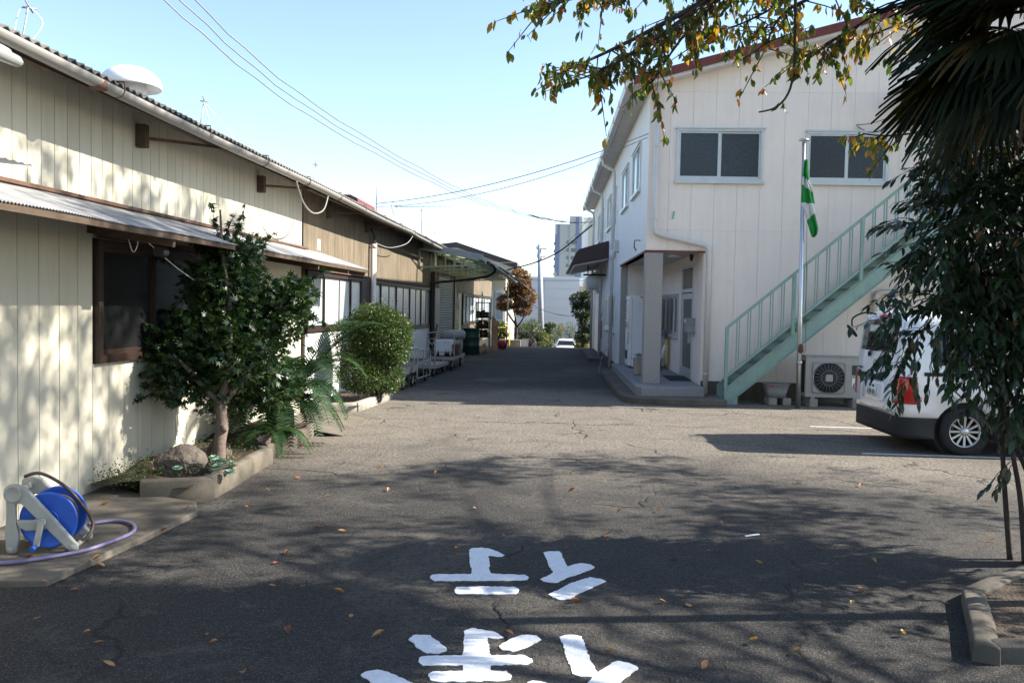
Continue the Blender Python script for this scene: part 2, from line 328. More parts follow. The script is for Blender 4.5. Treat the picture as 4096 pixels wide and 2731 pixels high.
# leaf: pointed oval with a fold and a droop, as (verts, faces) along +Y
def leaf_shape(l=1., w=.4, fold=.12, droop=.15, n=3):
    V = []; F = []
    for i in range(n + 1):
        t = i / n; ww = w * .5 * sin(pi * min(1, .06 + t * .93)) ** .8 if 0 < i < n else .012 * w; z = -droop * l * t * t
        V += [(-ww, l * t, z + fold * ww * 2), (0, l * t, z), (ww, l * t, z + fold * ww * 2)]
    for i in range(n):
        a = i * 3; F += [(a, a + 1, a + 4, a + 3), (a + 1, a + 2, a + 5, a + 4)]
    return V, F
LEAF2 = leaf_shape(1, .45, .15, .18, 2); LEAF3 = leaf_shape(1, .42, .14, .22, 3); LANCE = leaf_shape(1, .27, .12, .3, 3)
def palmate():
    V = []; F = []
    for k, (a, l) in enumerate([(-1.25, .62), (-.62, .9), (0, 1), (.62, .9), (1.25, .62)]):
        o = len(V); d = Vector((sin(a), cos(a), 0)); r = Vector((cos(a), -sin(a), 0))
        V += [d * .0, d * l * .45 + r * .13, d * l + Vector((0, 0, -.12)), d * l * .45 - r * .13]; F += [(o, o + 1, o + 2, o + 3)]
    return [tuple(v) for v in V], F
PALMATE = palmate()
def frame(d, up=Vector((0, 0, 1)), spin=0.):
    d = Vector(d).normalized(); x = d.cross(up)
    if x.length < 1e-3: x = Vector((1, 0, 0))
    x.normalize(); z = x.cross(d); m = Matrix((x, d, z)).transposed()
    return m @ Matrix.Rotation(spin, 3, 'Y')
class Leaves:
    "collects leaves; the nearest 'keep' to the viewpoint side become parts, the rest one joined part"
    def __init__(s): s.items = []
    def put(s, p, d, size, shape=0, spin=0.): s.items.append((Vector(p), frame(d, spin=spin), size, shape))
    def build(s, shapes, mat, parent, name='leaf', keep=0, key=None, rest='foliage'):
        it = list(s.items)
        if keep:
            it.sort(key=key); meshes = []
            for V, F in shapes:
                m = bpy.data.meshes.new(name); m.from_pydata(V, [], F); m.materials.append(M[mat]); m.polygons.foreach_set('use_smooth', [True] * len(F)); meshes.append(m)
            for p, f, sz, k in it[:keep]:
                o = bpy.data.objects.new(name, meshes[k]); COL.objects.link(o); o.parent = parent; o.matrix_basis = Matrix.Translation(p) @ (f * sz).to_4x4()
            it = it[keep:]
        if not it: return
        V = []; F = []
        for p, f, sz, k in it:
            o = len(V); a = f * sz; V += [tuple(a @ Vector(v) + p) for v in shapes[k][0]]; F += [tuple(i + o for i in g) for g in shapes[k][1]]
        m = bpy.data.meshes.new(rest); m.from_pydata(V, [], F); m.materials.append(M[mat]); m.polygons.foreach_set('use_smooth', [True] * len(F))
        o = one(m, rest, parent); o['kind'] = 'stuff'; return o
def rdir(r=rnd, up=0.):
    while 1:
        v = Vector((r.uniform(-1, 1), r.uniform(-1, 1), r.uniform(-1, 1)))
        if .05 < v.length < 1: v.normalize(); v.z += up; return v.normalized()
def ground_z(y):
    if y < 36: return 0.
    t = min(1., (y - 36) / 32.); return -2.5 * (t * t * (3 - 2 * t) * .5 + t * .5)
def ripple_sheet(y0, y1, x0, z0, x1, z1, pitch, amp, seg=4, wob=0.):
    "corrugated sheet, waves along y, rows from (x0,z0) to (x1,z1)"
    n = int((y1 - y0) / pitch * seg); rows = []
    nx = Vector((-(z1 - z0), 0, x1 - x0)).normalized()
    for j in range(4):
        t = j / 3
        rows.append([(x0 + (x1 - x0) * t + nx.x * amp * sin(2 * pi * i / seg + .4), y0 + (y1 - y0) * i / n, z0 + (z1 - z0) * t + nx.z * amp * sin(2 * pi * i / seg + .4) + wob * sin(i * .031 + j * .7)) for i in range(n + 1)])
    return MB().grid(rows)

GLYPHS = {'A1': [(-0.592, 5.836), (-0.578, 5.874), (-0.505, 5.898), (-0.443, 5.872), (-0.386, 5.817), (-0.333, 5.742), (-0.346, 5.699), (-0.387, 5.697), (-0.441, 5.719), (-0.432, 5.61), (-0.419, 5.529), (-0.411, 5.418), (-0.394, 5.322), (-0.519, 5.301), (-0.531, 5.404), (-0.556, 5.562)], 'A2': [(-0.775, 5.209), (-0.77, 5.254), (-0.748, 5.269), (-0.519, 5.301), (-0.394, 5.322), (-0.175, 5.323), (-0.142, 5.279), (-0.152, 5.231), (-0.18, 5.214), (-0.491, 5.172), (-0.735, 5.144), (-0.761, 5.161)], 'A3': [(-0.594, 4.991), (-0.587, 5.041), (-0.558, 5.05), (-0.388, 5.072), (-0.23, 5.084), (-0.193, 5.042), (-0.202, 4.982), (-0.215, 4.962), (-0.377, 4.939), (-0.565, 4.921), (-0.583, 4.953)], 'B1': [(-0.059, 5.835), (-0.026, 5.861), (0.06, 5.872), (0.075, 5.809), (0.08, 5.722), (0.094, 5.606), (0.107, 5.526), (0.16, 5.591), (0.201, 5.619), (0.266, 5.594), (0.291, 5.539), (0.257, 5.481), (0.175, 5.379), (0.106, 5.311), (0.067, 5.248), (0.048, 5.202), (0.001, 5.191), (-0.047, 5.214), (-0.074, 5.255), (-0.029, 5.31), (0.014, 5.39), (-0.001, 5.45), (-0.022, 5.576)], 'B2': [(-0.016, 4.977), (0.038, 5.049), (0.114, 5.181), (0.172, 5.251), (0.251, 5.324), (0.317, 5.3), (0.348, 5.26), (0.292, 5.174), (0.213, 5.069), (0.156, 4.996), (0.119, 4.909), (0.056, 4.892), (0.012, 4.928)], 'C1': [(-0.733, 4.213), (-0.723, 4.267), (-0.686, 4.279), (-0.634, 4.276), (-0.579, 4.2), (-0.52, 4.122), (-0.528, 4.085), (-0.559, 4.063), (-0.618, 4.054), (-0.665, 4.107), (-0.702, 4.169)], 'C2': [(-0.46, 4.351), (-0.444, 4.384), (-0.421, 4.405), (-0.388, 4.389), (-0.322, 4.376), (-0.279, 4.339), (-0.246, 4.297), (-0.274, 4.274), (-0.314, 4.282), (-0.333, 4.294), (-0.324, 4.227), (-0.311, 4.19), (-0.308, 4.134), (-0.296, 4.06), (-0.289, 3.952), (-0.283, 3.891), (-0.414, 3.875), (-0.417, 3.937), (-0.434, 4.049), (-0.441, 4.158)], 'C3': [(-0.645, 3.979), (-0.634, 4.015), (-0.599, 4.027), (-0.434, 4.049), (-0.296, 4.06), (-0.133, 4.08), (-0.083, 4.041), (-0.082, 4.007), (-0.107, 3.975), (-0.289, 3.952), (-0.417, 3.937), (-0.611, 3.916), (-0.635, 3.939)], 'C4': [(-0.571, 3.826), (-0.55, 3.852), (-0.414, 3.875), (-0.283, 3.891), (-0.204, 3.889), (-0.171, 3.841), (-0.181, 3.801), (-0.211, 3.786), (-0.486, 3.753), (-0.546, 3.753)], 'C5': [(-0.261, 4.176), (-0.226, 4.246), (-0.174, 4.31), (-0.128, 4.333), (-0.072, 4.327), (-0.043, 4.279), (-0.077, 4.233), (-0.122, 4.172), (-0.184, 4.114), (-0.234, 4.133)], 'D1': [(0.05, 4.328), (0.078, 4.357), (0.142, 4.365), (0.167, 4.346), (0.182, 4.26), (0.196, 4.113), (0.214, 4.011), (0.231, 3.921), (0.27, 3.974), (0.31, 4.037), (0.341, 4.061), (0.391, 4.046), (0.437, 3.991), (0.395, 3.921), (0.347, 3.853), (0.315, 3.796), (0.27, 3.732), (0.214, 3.697), (0.147, 3.705), (0.176, 3.783), (0.208, 3.876), (0.152, 3.873), (0.115, 3.894), (0.104, 3.966), (0.087, 4.067), (0.069, 4.229)], 'E1': [(-0.888, 3.778), (-0.866, 3.82), (-0.821, 3.844), (-0.775, 3.829), (-0.7, 3.773), (-0.627, 3.719), (-0.597, 3.663), (-0.63, 3.623), (-0.705, 3.623), (-0.784, 3.674), (-0.848, 3.743)], 'F1': [(-0.1, 3.786), (-0.073, 3.807), (-0.038, 3.804), (-0.003, 3.78), (-0.009, 3.734), (-0.057, 3.715), (-0.098, 3.741)]}
FALLEN = [(-2.26, 4.02), (-1.78, 4.17), (-1.73, 4.04), (-2.05, 3.74), (-2.43, 4.11), (-1.37, 4.2), (-1.11, 4.46), (-0.93, 4.2), (-1.24, 4.85), (-1.68, 4.92), (-1.84, 5.55), (-0.66, 5.81), (-0.36, 6.17), (-0.72, 6.44), (0.54, 7.02), (-1.57, 6.18), (-1.84, 6.24), (-2.04, 7.22), (-1.78, 6.71), (0.39, 6.32), (0.18, 4.86), (0.82, 4.83), (1.24, 4.25), (1.05, 4.36), (0.74, 3.99), (1.22, 6.0), (1.38, 6.75), (2.01, 6.15), (1.45, 5.72), (2.27, 5.84), (2.75, 5.95), (3.38, 6.55), (1.79, 4.95), (0.69, 4.9), (-2.98, 6.51), (-3.72, 6.56), (-2.95, 6.21), (-2.94, 5.97), (-2.94, 6.07), (-2.99, 5.79), (-2.89, 5.15), (-2.98, 5.15), (-2.98, 4.71), (-2.81, 4.73), (-1.35, 10.91), (-0.65, 9.27), (-0.04, 10.41), (0.14, 7.76), (-2.98, 9.68), (0.2, 8.74), (0.51, 8.88), (-0.65, 7.01), (-0.19, 4.31), (0.28, 4.15), (-2.77, 4.29), (-2.56, 6.78), (-1.54, 7.55), (1.49, 11.51), (-0.31, 9.54), (1.62, 8.4), (3.59, 8.8), (3.07, 8.41), (-1.81, 8.66), (0.89, 5.78), (0.87, 7.14), (-2.6, 7.4), (-2.5, 7.99), (1.89, 7.52), (-3.41, 5.13), (-3.33, 5.14), (1.98, 5.24), (1.93, 4.54), (-2.2, 4.35), (-1.44, 3.75), (-1.18, 12.77), (-2.23, 11.21), (-1.22, 8.4), (-1.51, 4.93), (-1.85, 5.34)]
HOSE = [(a, b, .062) for a, b in [(-3.47, 5.94), (-3.33, 6.05), (-3.18, 6.01), (-3.07, 5.87), (-3.03, 5.71), (-3.07, 5.47), (-3.14, 5.28), (-3.32, 5.09), (-3.49, 4.99), (-4.0, 4.85)]]
# ------------------------------------------------------------------ ground
ys = [-60, -20, 0, 10, 20, 30, 34, 36] + [36 + i * 2 for i in range(1, 18)] + [90, 150, 400, 1200]
xs = [-600, -100, -30, -10, 0, 10, 30, 100, 600]
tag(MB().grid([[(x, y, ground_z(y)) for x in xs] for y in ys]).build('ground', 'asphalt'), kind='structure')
# raised strip of older paving in front of the left wall
ap = [(-4.12, 3.0), (-3.3, 3.0), (-3.22, 4.0), (-3.06, 4.78), (-2.93, 5.8), (-2.86, 6.5), (-3.02, 6.8), (-3.66, 7.02), (-4.07, 7.3)]
b = MB().prism([(-4.12, 1.2), (-3.45, 1.2), (-3.38, 4.72), (-3.05, 4.78), (-2.93, 5.8), (-2.88, 6.5), (-3.02, 6.8), (-3.66, 7.05), (-4.07, 7.3)], -.05, .045)
tag(b.build('pavement', 'conc_d', bevel=.012), kind='structure')
# kerbs of the planting beds, swept along a path
def sweep_kerb(name, path, w, h, mat='conc', parent=None):
    rows = []; n = len(path); P = [Vector((p[0], p[1], 0)) for p in path]
    for i, p in enumerate(P):
        d = (P[min(i + 1, n - 1)] - P[max(i - 1, 0)]).normalized(); r = Vector((-d.y, d.x, 0)); hh = h(i / (n - 1)) if callable(h) else h
        prof = [(0, -.03), (.0, hh * .55), (.006, hh * .93), (.02, hh), (w * .5, hh + .006), (w - .02, hh), (w - .004, hh * .9), (w, -.03)]
        rows.append([tuple(p + r * a + Vector((0, 0, z))) for a, z in prof])
    b = MB().grid(rows, True, True); k = len(rows[0]); L = len(b.v)
    b.f += [tuple(range(k - 1, -1, -1)), tuple(range(L - k, L))]; b.sm += [False, False]
    return b.build(name, mat, parent, bevel=.004, seg=1)
def smooth_path(pts, n=6):
    out = []
    for i in range(len(pts) - 1):
        p0, p1, p2, p3 = [Vector(pts[max(0, min(len(pts) - 1, i + k))]) for k in (-1, 0, 1, 2)]
        for j in range(n):
            t = j / n; out.append(.5 * ((2 * p1) + (p2 - p0) * t + (2 * p0 - 5 * p1 + 4 * p2 - p3) * t * t + (3 * p1 - p0 - 3 * p2 + p3) * t ** 3))
    return out + [Vector(pts[-1])]
bed = empty('planting_bed', (-3.5, 8.5, 0), 0, 'long planting bed with a wavy concrete kerb along the cream wall', 'planting bed')
inv = Matrix.Translation((3.5, -8.5, 0))
def child(o, p): o.parent = p; o.matrix_parent_inverse = Matrix.Translation(-p.location) if not p.rotation_euler.z else p.matrix_basis.inverted(); return o
child(sweep_kerb('kerb', [(-3.545, 6.86), (-3.3, 6.95), (-2.985, 7.085)], .12, .185), bed)
wav = [(-2.985, 7.09), (-2.99, 7.6), (-3.02, 8.1), (-3.04, 8.55), (-3.03, 8.72), (-3.1, 8.82), (-3.16, 8.9), (-3.1, 9.05), (-3.06, 9.12), (-3.1, 9.3), (-3.2, 9.4), (-3.14, 9.6), (-3.09, 9.72), (-3.13, 9.9), (-3.18, 10.05), (-3.13, 10.3), (-3.12, 10.5), (-3.2, 10.8), (-3.32, 11.0)]
child(sweep_kerb('kerb', [tuple(p) for p in smooth_path([(a, b_, 0) for a, b_ in wav], 4)], .12, lambda t: .185 - .05 * t), bed)
b = MB()
rows = []
for i in range(15):
    y = 6.95 + i * .29; row = []
    for j in range(7):
        x = -4.05 + j * ((-3.14 + (y > 8.6) * -.1 + 4.05) / 6); row.append((x, y, .13 + .03 * sin(x * 9 + y * 4) + .025 * sin(y * 7.3)))
    rows.append(row)
child(b.grid(rows).build('soil_surface', 'soil'), bed)
# poured concrete fan where the bed ends
rows = []
for i in range(9):
    t = i / 8; y = 10.7 + 1.9 * t
    rows.append([(-3.75 + j * (.98 - .1 * t) / 6, y + .1 * sin(j), .115 * (1 - (j / 6) ** 2.2) * (1 - .5 * t) + .006) for j in range(7)])
child(MB().grid(rows).build('concrete_fillet', 'conc'), bed)
bed2 = empty('planting_bed', (-3.4, 14, 0), 0, 'small sunlit kerbed bed under the round clipped bush', 'planting bed')
for pth in ([(-3.75, 12.85), (-3.3, 13.0), (-3.18, 13.1)], [(-3.16, 13.12), (-3.05, 14.2), (-3.0, 15.05)], [(-3.01, 15.12), (-3.4, 15.2), (-3.9, 15.2)]):
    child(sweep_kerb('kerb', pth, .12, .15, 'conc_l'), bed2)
child(MB().grid([[(-3.95 + j * .2, 13.0 + i * .3, .1 + .02 * sin(i * 3 + j * 2)) for j in range(5)] for i in range(8)]).build('soil_surface', 'soil'), bed2)
bed3 = empty('planting_bed', (3, 5, 0), 0, 'shaded kerbed bed at the right beneath the dark shrub', 'planting bed')
for pth in ([(2.14, 4.25), (2.3, 4.62), (2.5, 5.12)], [(2.52, 5.15), (2.85, 5.45), (3.22, 5.72), (3.7, 6.2), (4.1, 6.9)], [(3.6, 4.32), (2.9, 4.28), (2.26, 4.22)]):
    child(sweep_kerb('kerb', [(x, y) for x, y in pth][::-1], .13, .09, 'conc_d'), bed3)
child(MB().prism([(2.16, 4.3), (2.34, 4.66), (2.52, 5.1), (3.24, 5.7), (3.72, 6.2), (4.12, 6.9), (5.2, 6.9), (5.2, 4.3)], .0, .072).build('soil_surface', 'soil'), bed3)
# ------------------------------------------------------------------ painted characters and parking lines
GL = GLYPHS
def paint(name, keys, label):
    r = empty(name, (sum(p[0] for p in GL[keys[0]]) / len(GL[keys[0]]), sum(p[1] for p in GL[keys[0]]) / len(GL[keys[0]]), 0), 0, label, 'road marking', 'painted characters on the asphalt')
    for q, k in enumerate(keys):
        pts = []
        P = GL[k]
        for i in range(len(P)):
            a, c = Vector(P[i]), Vector(P[(i + 1) % len(P)]); m = max(1, int((c - a).length / .018))
            for j in range(m):
                t = a.lerp(c, j / m); pts.append((t.x + rnd.uniform(-.0045, .0045) - r.location.x, t.y + rnd.uniform(-.006, .006) - r.location.y))
        MB().prism(pts, .001, .004 + q * .0006).build('stroke', 'paint_line', r)
paint('painted_character', ['A1', 'A2', 'A3'], 'white character of one upright over two bars, farther row, left')
paint('painted_character', ['B1', 'B2'], 'white character of slanting strokes, farther row, right')
paint('painted_character', ['C2', 'C3', 'C4', 'C1', 'C5', 'E1'], 'large white character with crossed bars in the nearest row, left')
paint('painted_character', ['D1', 'F1'], 'large white forked character in the nearest row, right')
def line(pts, w, label):
    b = MB()
    for (a, c) in zip(pts, pts[1:]):
        b.bar((a[0], a[1], .003), (c[0], c[1], .003), w, .004)
    tag(b.build('parking_line', 'paint_old'), label, 'road marking', 'parking lines')
line([(3.9, 12.83), (9.5, 12.72)], .075, 'pale parking line on the far side of the white van')
line([(3.84, 10.49), (9.5, 10.4)], .075, 'pale parking line along the near side of the white van')
tag(MB().bar((1.5, 6.45, .004), (1.62, 6.52, .004), .022, .004).build('paint_fleck', 'paint_line'), 'small white paint stroke beyond the painted characters', 'road marking')

# ------------------------------------------------------------------ long shed on the left
LB = empty('factory_shed', (-4.15, 0, 0), -.0105, 'long low cream and brown shed with corrugated roof on the left', 'shed')
END = 46.0
box('wall', 'groove', (-4.5, 2.2, 0), (-.014, 12.8, 3.62), LB)
box('wall', 'brownframe', (-4.5, 12.802, 0), (-.05, END, 3.62), LB)
# cream boards, upper run and lower run
def boards(y0, y1, z0, z1, step, mat='cream', th=.014, gap=.007, name='siding_board', off=0.):
    y = y0
    while y < y1 - .02:
        e = min(y + step, y1); d = rnd.uniform(0, .002)
        box(name, mat, (-.014 + off, y + gap / 2, z0), (-.014 + th + d + off, e - gap / 2, z1), LB); y = e
boards(3.26, 12.8, 2.56, 3.6, .172)
boards(3.46, 7.06, .0, 2.55, .26); boards(7.06, 10.96, .0, 1.165, .26); boards(7.06, 10.96, 2.275, 2.55, .26); boards(10.96, 12.8, .0, 2.55, .26)
box('corner_trim', 'brownframe', (-.012, 12.8, 0), (.03, 12.86, 2.3), LB)
# windows: frame, sashes with panes
def window(parent, y0, y1, z0, z1, splits, fm, gm, x=0., dep=.05, name='window', fw=.055, sashw=.035):
    w = MB(); w.box((x - .03, y0, z0), (x + dep, y1, z0 + fw)).box((x - .03, y0, z1 - fw), (x + dep, y1, z1)).box((x - .03, y0, z0 + fw), (x + dep, y0 + fw, z1 - fw)).box((x - .03, y1 - fw, z0 + fw), (x + dep, y1, z1 - fw))
    f = w.build(name, fm, parent, fix=False); ed = [y0 + fw] + list(splits) + [y1 - fw]
    for i in range(len(ed) - 1):
        a, c = ed[i], ed[i + 1]; xo = x + (.022 if i % 2 else .004)
        s_ = MB(); s_.box((xo - .015, a, z0 + fw), (xo + .012, a + sashw, z1 - fw)).box((xo - .015, c - sashw, z0 + fw), (xo + .012, c + .0, z1 - fw)).box((xo - .015, a + sashw, z0 + fw), (xo + .012, c - sashw, z0 + fw + sashw * 1.3)).box((xo - .015, a + sashw, z1 - fw - sashw), (xo + .012, c - sashw, z1 - fw))
        s_.build('sash', fm, f, fix=False)
        box('pane', gm, (xo - .006, a + sashw, z0 + fw + sashw * 1.3), (xo - .001, c - sashw, z1 - fw - sashw), f)
    return f
window(LB, 7.08, 10.94, 1.17, 2.27, [8.1, 9.05, 10.0], 'brownframe', 'frost_dark', fw=.07)
# weathered brown section: ribbed sheets, flashings, long windows
y = 12.87
while y < 26.4:
    e = min(y + .92, 26.4); box('wall_sheet', 'brownwall', (-.05, y + .002, 2.3), (.0 + rnd.uniform(0, .004), e - .002, 3.58), LB); y = e
box('flashing', 'rust', (-.02, 12.9, 2.27), (.09, 16.9, 2.3), LB); box('flashing', 'rust', (-.02, 17.35, 2.25), (.07, 25.1, 2.28), LB)
window(LB, 12.98, 16.5, 1.26, 2.25, [13.95, 14.9, 15.7], 'brownframe', 'frost', fw=.06)
window(LB, 17.5, 25.02, 1.08, 2.24, [18.3, 19.15, 20.0, 20.85, 21.75, 22.6, 23.45, 24.25], 'brownframe', 'frost', fw=.06)
box('post', 'brownframe', (-.03, 16.52, 0), (.05, 17.48, 2.27), LB)
y = 12.98
while y < 25.0:
    e = min(y + .9, 25.04); box('dado_board', 'whitewall', (-.05, y + .003, .02), (.012, e - .003, 1.06 if y > 17.2 else 1.24), LB); y = e
box('notice', 'white', (.001, 13.62, 2.62), (.008, 13.76, 2.8), LB)
# white conduit with cables to the eave
pp = MB().tube([(.1, 17.23, .1), (.1, 17.23, 2.95)], .06, 14).tube([(.1, 17.23, 2.9), (.1, 17.23, 2.99)], .068, 14).build('conduit', 'pipe', LB)
cb = MB()
for k in range(4): cb.tube([tuple(p) for p in smooth_path([(.1 + .02 * k - .03, 17.2 + .02 * k, 2.96), (.11, 17.2 + .05 * k - .07, 3.15), (.02 - .01 * k, 17.2 + .2 * k - .35, 3.36), (-.02, 17.0 + .3 * k - .4, 3.46)])], .011, 6)
cb.build('cable', 'cable', pp)
MB().tube([tuple(p) for p in smooth_path([(.12, 17.3, 3.02), (.25, 18.1, 2.98), (.4, 19.2, 3.15), (.5, 19.5, 3.36)])], .009, 6).build('cable', 'zinc', pp)
# roller shutter, door, far windows
def shutter(parent, y0, y1, z0, z1, x, mat, sgn=1):
    r = box('shutter_frame', 'zinc', (x - .03, y0 - .06, z0), (x + .03 * sgn, y0, z1 + .1), parent); box('jamb', 'zinc', (x - .03, y1, z0), (x + .03 * sgn, y1 + .06, z1 + .1), r)
    n = int((z1 - z0) / .085); prof = [(x - .02, z0), (x + .004 * sgn, z0 + .01), (x + .016 * sgn, z0 + .045), (x + .004 * sgn, z0 + .078), (x - .012 * sgn, z0 + .083)]
    m = MB().prism([(p[0], p[1]) for p in prof], y0, y1, 'Y').mesh('slat', mat)
    for i in range(n): one(m, 'slat', r, (0, 0, i * .085))
    return r
shutter(LB, 26.9, 30.3, .02, 2.68, -.02, 'zinc')
box('wall_sheet', 'brownwall', (-.05, 26.42, 2.78), (.0, 30.6, 3.58), LB); box('pilaster', 'brownframe', (-.05, 30.38, 0), (.06, 30.7, 2.76), LB); box('pilaster', 'zinc', (-.05, 25.1, 0), (.05, 26.8, 2.28), LB)
d = box('door', 'brownframe', (-.05, 30.78, .05), (.02, 31.95, 1.98), LB); box('pane', 'frost_dark', (.021, 30.95, .95), (.026, 31.78, 1.85), d)
boards(31.98, 33.0, .0, 2.3, .26, 'cream', .02, name='siding_board', off=-.03)
y = 30.62
while y < END:
    e = min(y + 1.3, END); box('wall_sheet', 'brownwall', (-.05, y + .004, 2.24), (.0 + rnd.uniform(0, .004), e - .004, 3.58), LB); y = e
window(LB, 33.05, 45.4, .95, 2.2, [34.2, 35.4, 36.6, 37.8, 39, 40.4, 41.8, 43.4], 'brownframe', 'frost', fw=.07)
y = 33.02
while y < END:
    e = min(y + 1.5, END); box('dado_board', 'brownwall', (-.05, y + .004, .02), (.01, e - .004, .93), LB); y = e  # darker brown here puts the lower wall's shade into the board colour
# roof, eave, gutter
ripple_sheet(2.0, END + .3, .52, 3.47, -5.2, 4.93, .105, .017).build('roof', 'slate', LB, solid=.012)
box('eave_board', 'wood', (.3, 2.0, 3.40), (.36, END, 3.455), LB)
MB().grid([[(.4, y_, 3.44 + .0), (-.02, y_, 3.56)] for y_ in (2, END)]).build('soffit', 'wood', LB)
def gutter(parent, pts, r, mat):
    b = MB(); rows = []
    for p in pts:
        rows.append([(p[0] + r * cos(t), p[1], p[2] + r * sin(t)) for t in [pi + i * pi / 8 for i in range(9)]] + [(p[0] + (r - .006) * cos(t), p[1], p[2] + (r - .006) * sin(t)) for t in [2 * pi - i * pi / 8 for i in range(9)]])
    return b.grid(rows, True, True).build('gutter', mat, parent)
gp = [(.5, 2 + i * .9, 3.43 + .012 * sin(i * .7) + (.0 if i < 20 else -.03)) for i in range(26)]
gt = gutter(LB, gp, .062, 'gutter')
for i in range(12):
    y = 4.95 + i * 1.62
    MB().tube([(.5 + .066 * cos(t), y, 3.432 + .066 * sin(t)) for t in [pi * .95 + k * pi * 1.1 / 8 for k in range(9)]] + [(.56, y, 3.49), (.35, y, 3.5)], .007, 5).build('gutter_bracket', 'rust', gt)
MB().tube([(.5, 6.3, 3.43), (.5, 6.3, 3.36)], .066, 12).build('gutter_joint', 'rust', gt)
MB().tube([(.5, 24.4, 3.38), (.42, 24.6, 3.1)], .03, 8).build('gutter_outlet', 'gutter', gt)
for y in (7.78, 10.9, 14.1, 16.8): 
    bx = box('bracket_block', 'wood', (0, y, 3.2), (.1, y + .08, 3.42), LB, .006); MB().bar((.06, y + .08, 3.3), (.42, y + 1.1, 3.4), .02, .03).build('rod', 'rust', bx)
MB().tube([tuple(p) for p in smooth_path([(.5, 11.0, 3.38), (.52, 11.25, 3.12), (.52, 11.7, 3.02), (.52, 12.2, 3.12), (.5, 12.5, 3.36)])], .011, 6).build('loop_cable', 'gutter', LB)
# lean-to canopy of thin corrugated metal on timber brackets
cn = ripple_sheet(1.5, 13.9, .8, 2.315, .02, 2.575, .034, .006, 4, .004).build('canopy_roof', 'zinc', LB)
MB().bar((.03, 1.5, 2.6), (.03, 13.0, 2.6), .05, .03).build('flashing', 'rust', cn)
MB().bar((.77, 1.5, 2.285), (.77, 13.9, 2.285), .035, .045).build('edge_batten', 'wood', cn)
MB().bar((.4, 1.5, 2.41), (.4, 13.9, 2.41), .035, .04).build('batten', 'wood', cn)
for y, a in ((3.2, 'wood'), (7.0, 'wood'), (9.05, 'wood'), (11.2, 'wood'), (12.75, 'wood'), (13.8, 'wood')):
    MB().bar((.0, y, 2.36), (.76, y + .02, 2.25), .05, .1).build('bracket', a, cn)
MB().bar((.06, 7.1, 2.3), (.06, 11.0, 2.29), .06, .04).build('head_board', 'wood', cn)
MB().tube([tuple(p) for p in smooth_path([(.35, 7.0, 2.3), (.37, 7.05, 2.16), (.42, 7.03, 2.2), (.45, 7.0, 2.32)])], .004, 5).build('string', 'white', cn)
MB().tube(catenary((.5, 7.05, 2.25), (.35, 9.0, 1.82), .06), .004, 5).build('string', 'white', cn)
MB().tube([(.62, 7.0, 2.16), (.62, 7.12, 2.16)], .045, 12).build('pipe_end', 'black', cn)
# roof things
def roof_vent(loc, s_, label):
    r = empty('roof_ventilator', loc, 0, label, 'ventilator')
    MB().lathe([(.24, -.1), (.24, .3), (.21, .34), (.2, .66)], n=28).build('neck', 'white', r); MB().lathe([(.215, .46), (.215, .48)], n=28).build('collar', 'zinc', r)
    MB().lathe([(.15, .66), (.36, .64), (.395, .6), (.405, .62), (.4, .68), (.37, .75), (.3, .82), (.2, .87), (.1, .892), (0, .9)], n=36).build('hood', 'white', r)
    return r
roof_vent((-6.05, 11.46, 4.1), 1, 'white mushroom roof ventilator on the corrugated shed roof')
r = empty('roof_cowl', (-6.0, 23.9, 4.42), 0, 'reddish brown sheet metal cowl on the far shed roof', 'ventilator')
box('base', 'redtrim', (-.3, -.8, -.5), (.3, .8, .12), r); MB().prism([(-.42, .12), (.42, .12), (.4, .24), (.2, .33), (-.2, .33), (-.4, .24)], -1.1, 1.1, 'Y').build('hood', 'redtrim', r)
def spike(i, x, y, h, label, wires):
    r = empty('wire_mast', (x, y, 3.55), 0, label, 'mast', 'thin masts on the shed roof')
    MB().tube([(0, 0, 0), (.05, .06, h)], .006, 6).build('rod', 'zinc', r)
    c_ = MB().tube([(.02, .03, h - .02), (.09, .1, h - .01)], .008, 5).tube([(.05, .02, h + .03), (.06, .1, h - .04)], .006, 5).tube([(.03, .1, h + .05), (.07, .0, h - .08)], .005, 5).build('crosspiece', 'wire', r)
    for w in wires: MB().tube([tuple(p) for p in smooth_path(w)], .0045, 5).build('wire', 'white', r)
spike(0, -4.2, 6.25, .45, 'thin wire mast with looped cable at the near roof edge', [[(.05, .06, .45), (.12, .12, .36), (.1, .1, .26), (.02, .04, .12)], [(.05, .06, .45), (0, .02, .4), (-.03, 0, .2), (-.04, 0, .05)]])
spike(1, -4.2, 9.45, .52, 'thin wire mast with trailing cable beyond the white ventilator', [[(.05, .06, .5), (.12, .3, .36), (.2, .9, .12), (.25, 1.5, .0)], [(.05, .06, .48), (.08, .1, .3), (0, .05, .1)]])
spike(2, -4.2, 13.9, .55, 'thin wire mast above the joint of cream and brown walls', [[(.05, .06, .5), (.1, .4, .3), (.2, .8, .05)]])
spike(3, -4.2, 21.0, .7, 'thin wire mast just before the tall roof pole', [[(.05, .06, .62), (.12, .5, .3), (.2, .9, .05)]])
spike(4, -4.15, 27.2, .6, 'far thin wire mast near the roof aerial', [[(.05, .06, .55), (.1, .5, .2)]])
tag(MB().tube([(-4.3, 19.4, 3.5), (-4.3, 19.4, 4.12)], .022, 8).tube([(-4.3, 19.4, 4.12), (-4.3, 19.4, 4.46)], .012, 8).build('roof_pole', 'zinc'), 'slim vertical pole rising from the shed roof edge', 'pole')
r = empty('tv_aerial', (-5.0, 30.0, 4.2), 0, 'horizontal television aerial on a short mast over the shed roof', 'aerial')
MB().tube([(0, 0, 0), (0, 0, 1.0)], .018, 6).build('mast', 'wire', r)
bm_ = MB().tube([(-1.0, 0, 1.08), (1.1, .0, 1.12)], .014, 6)
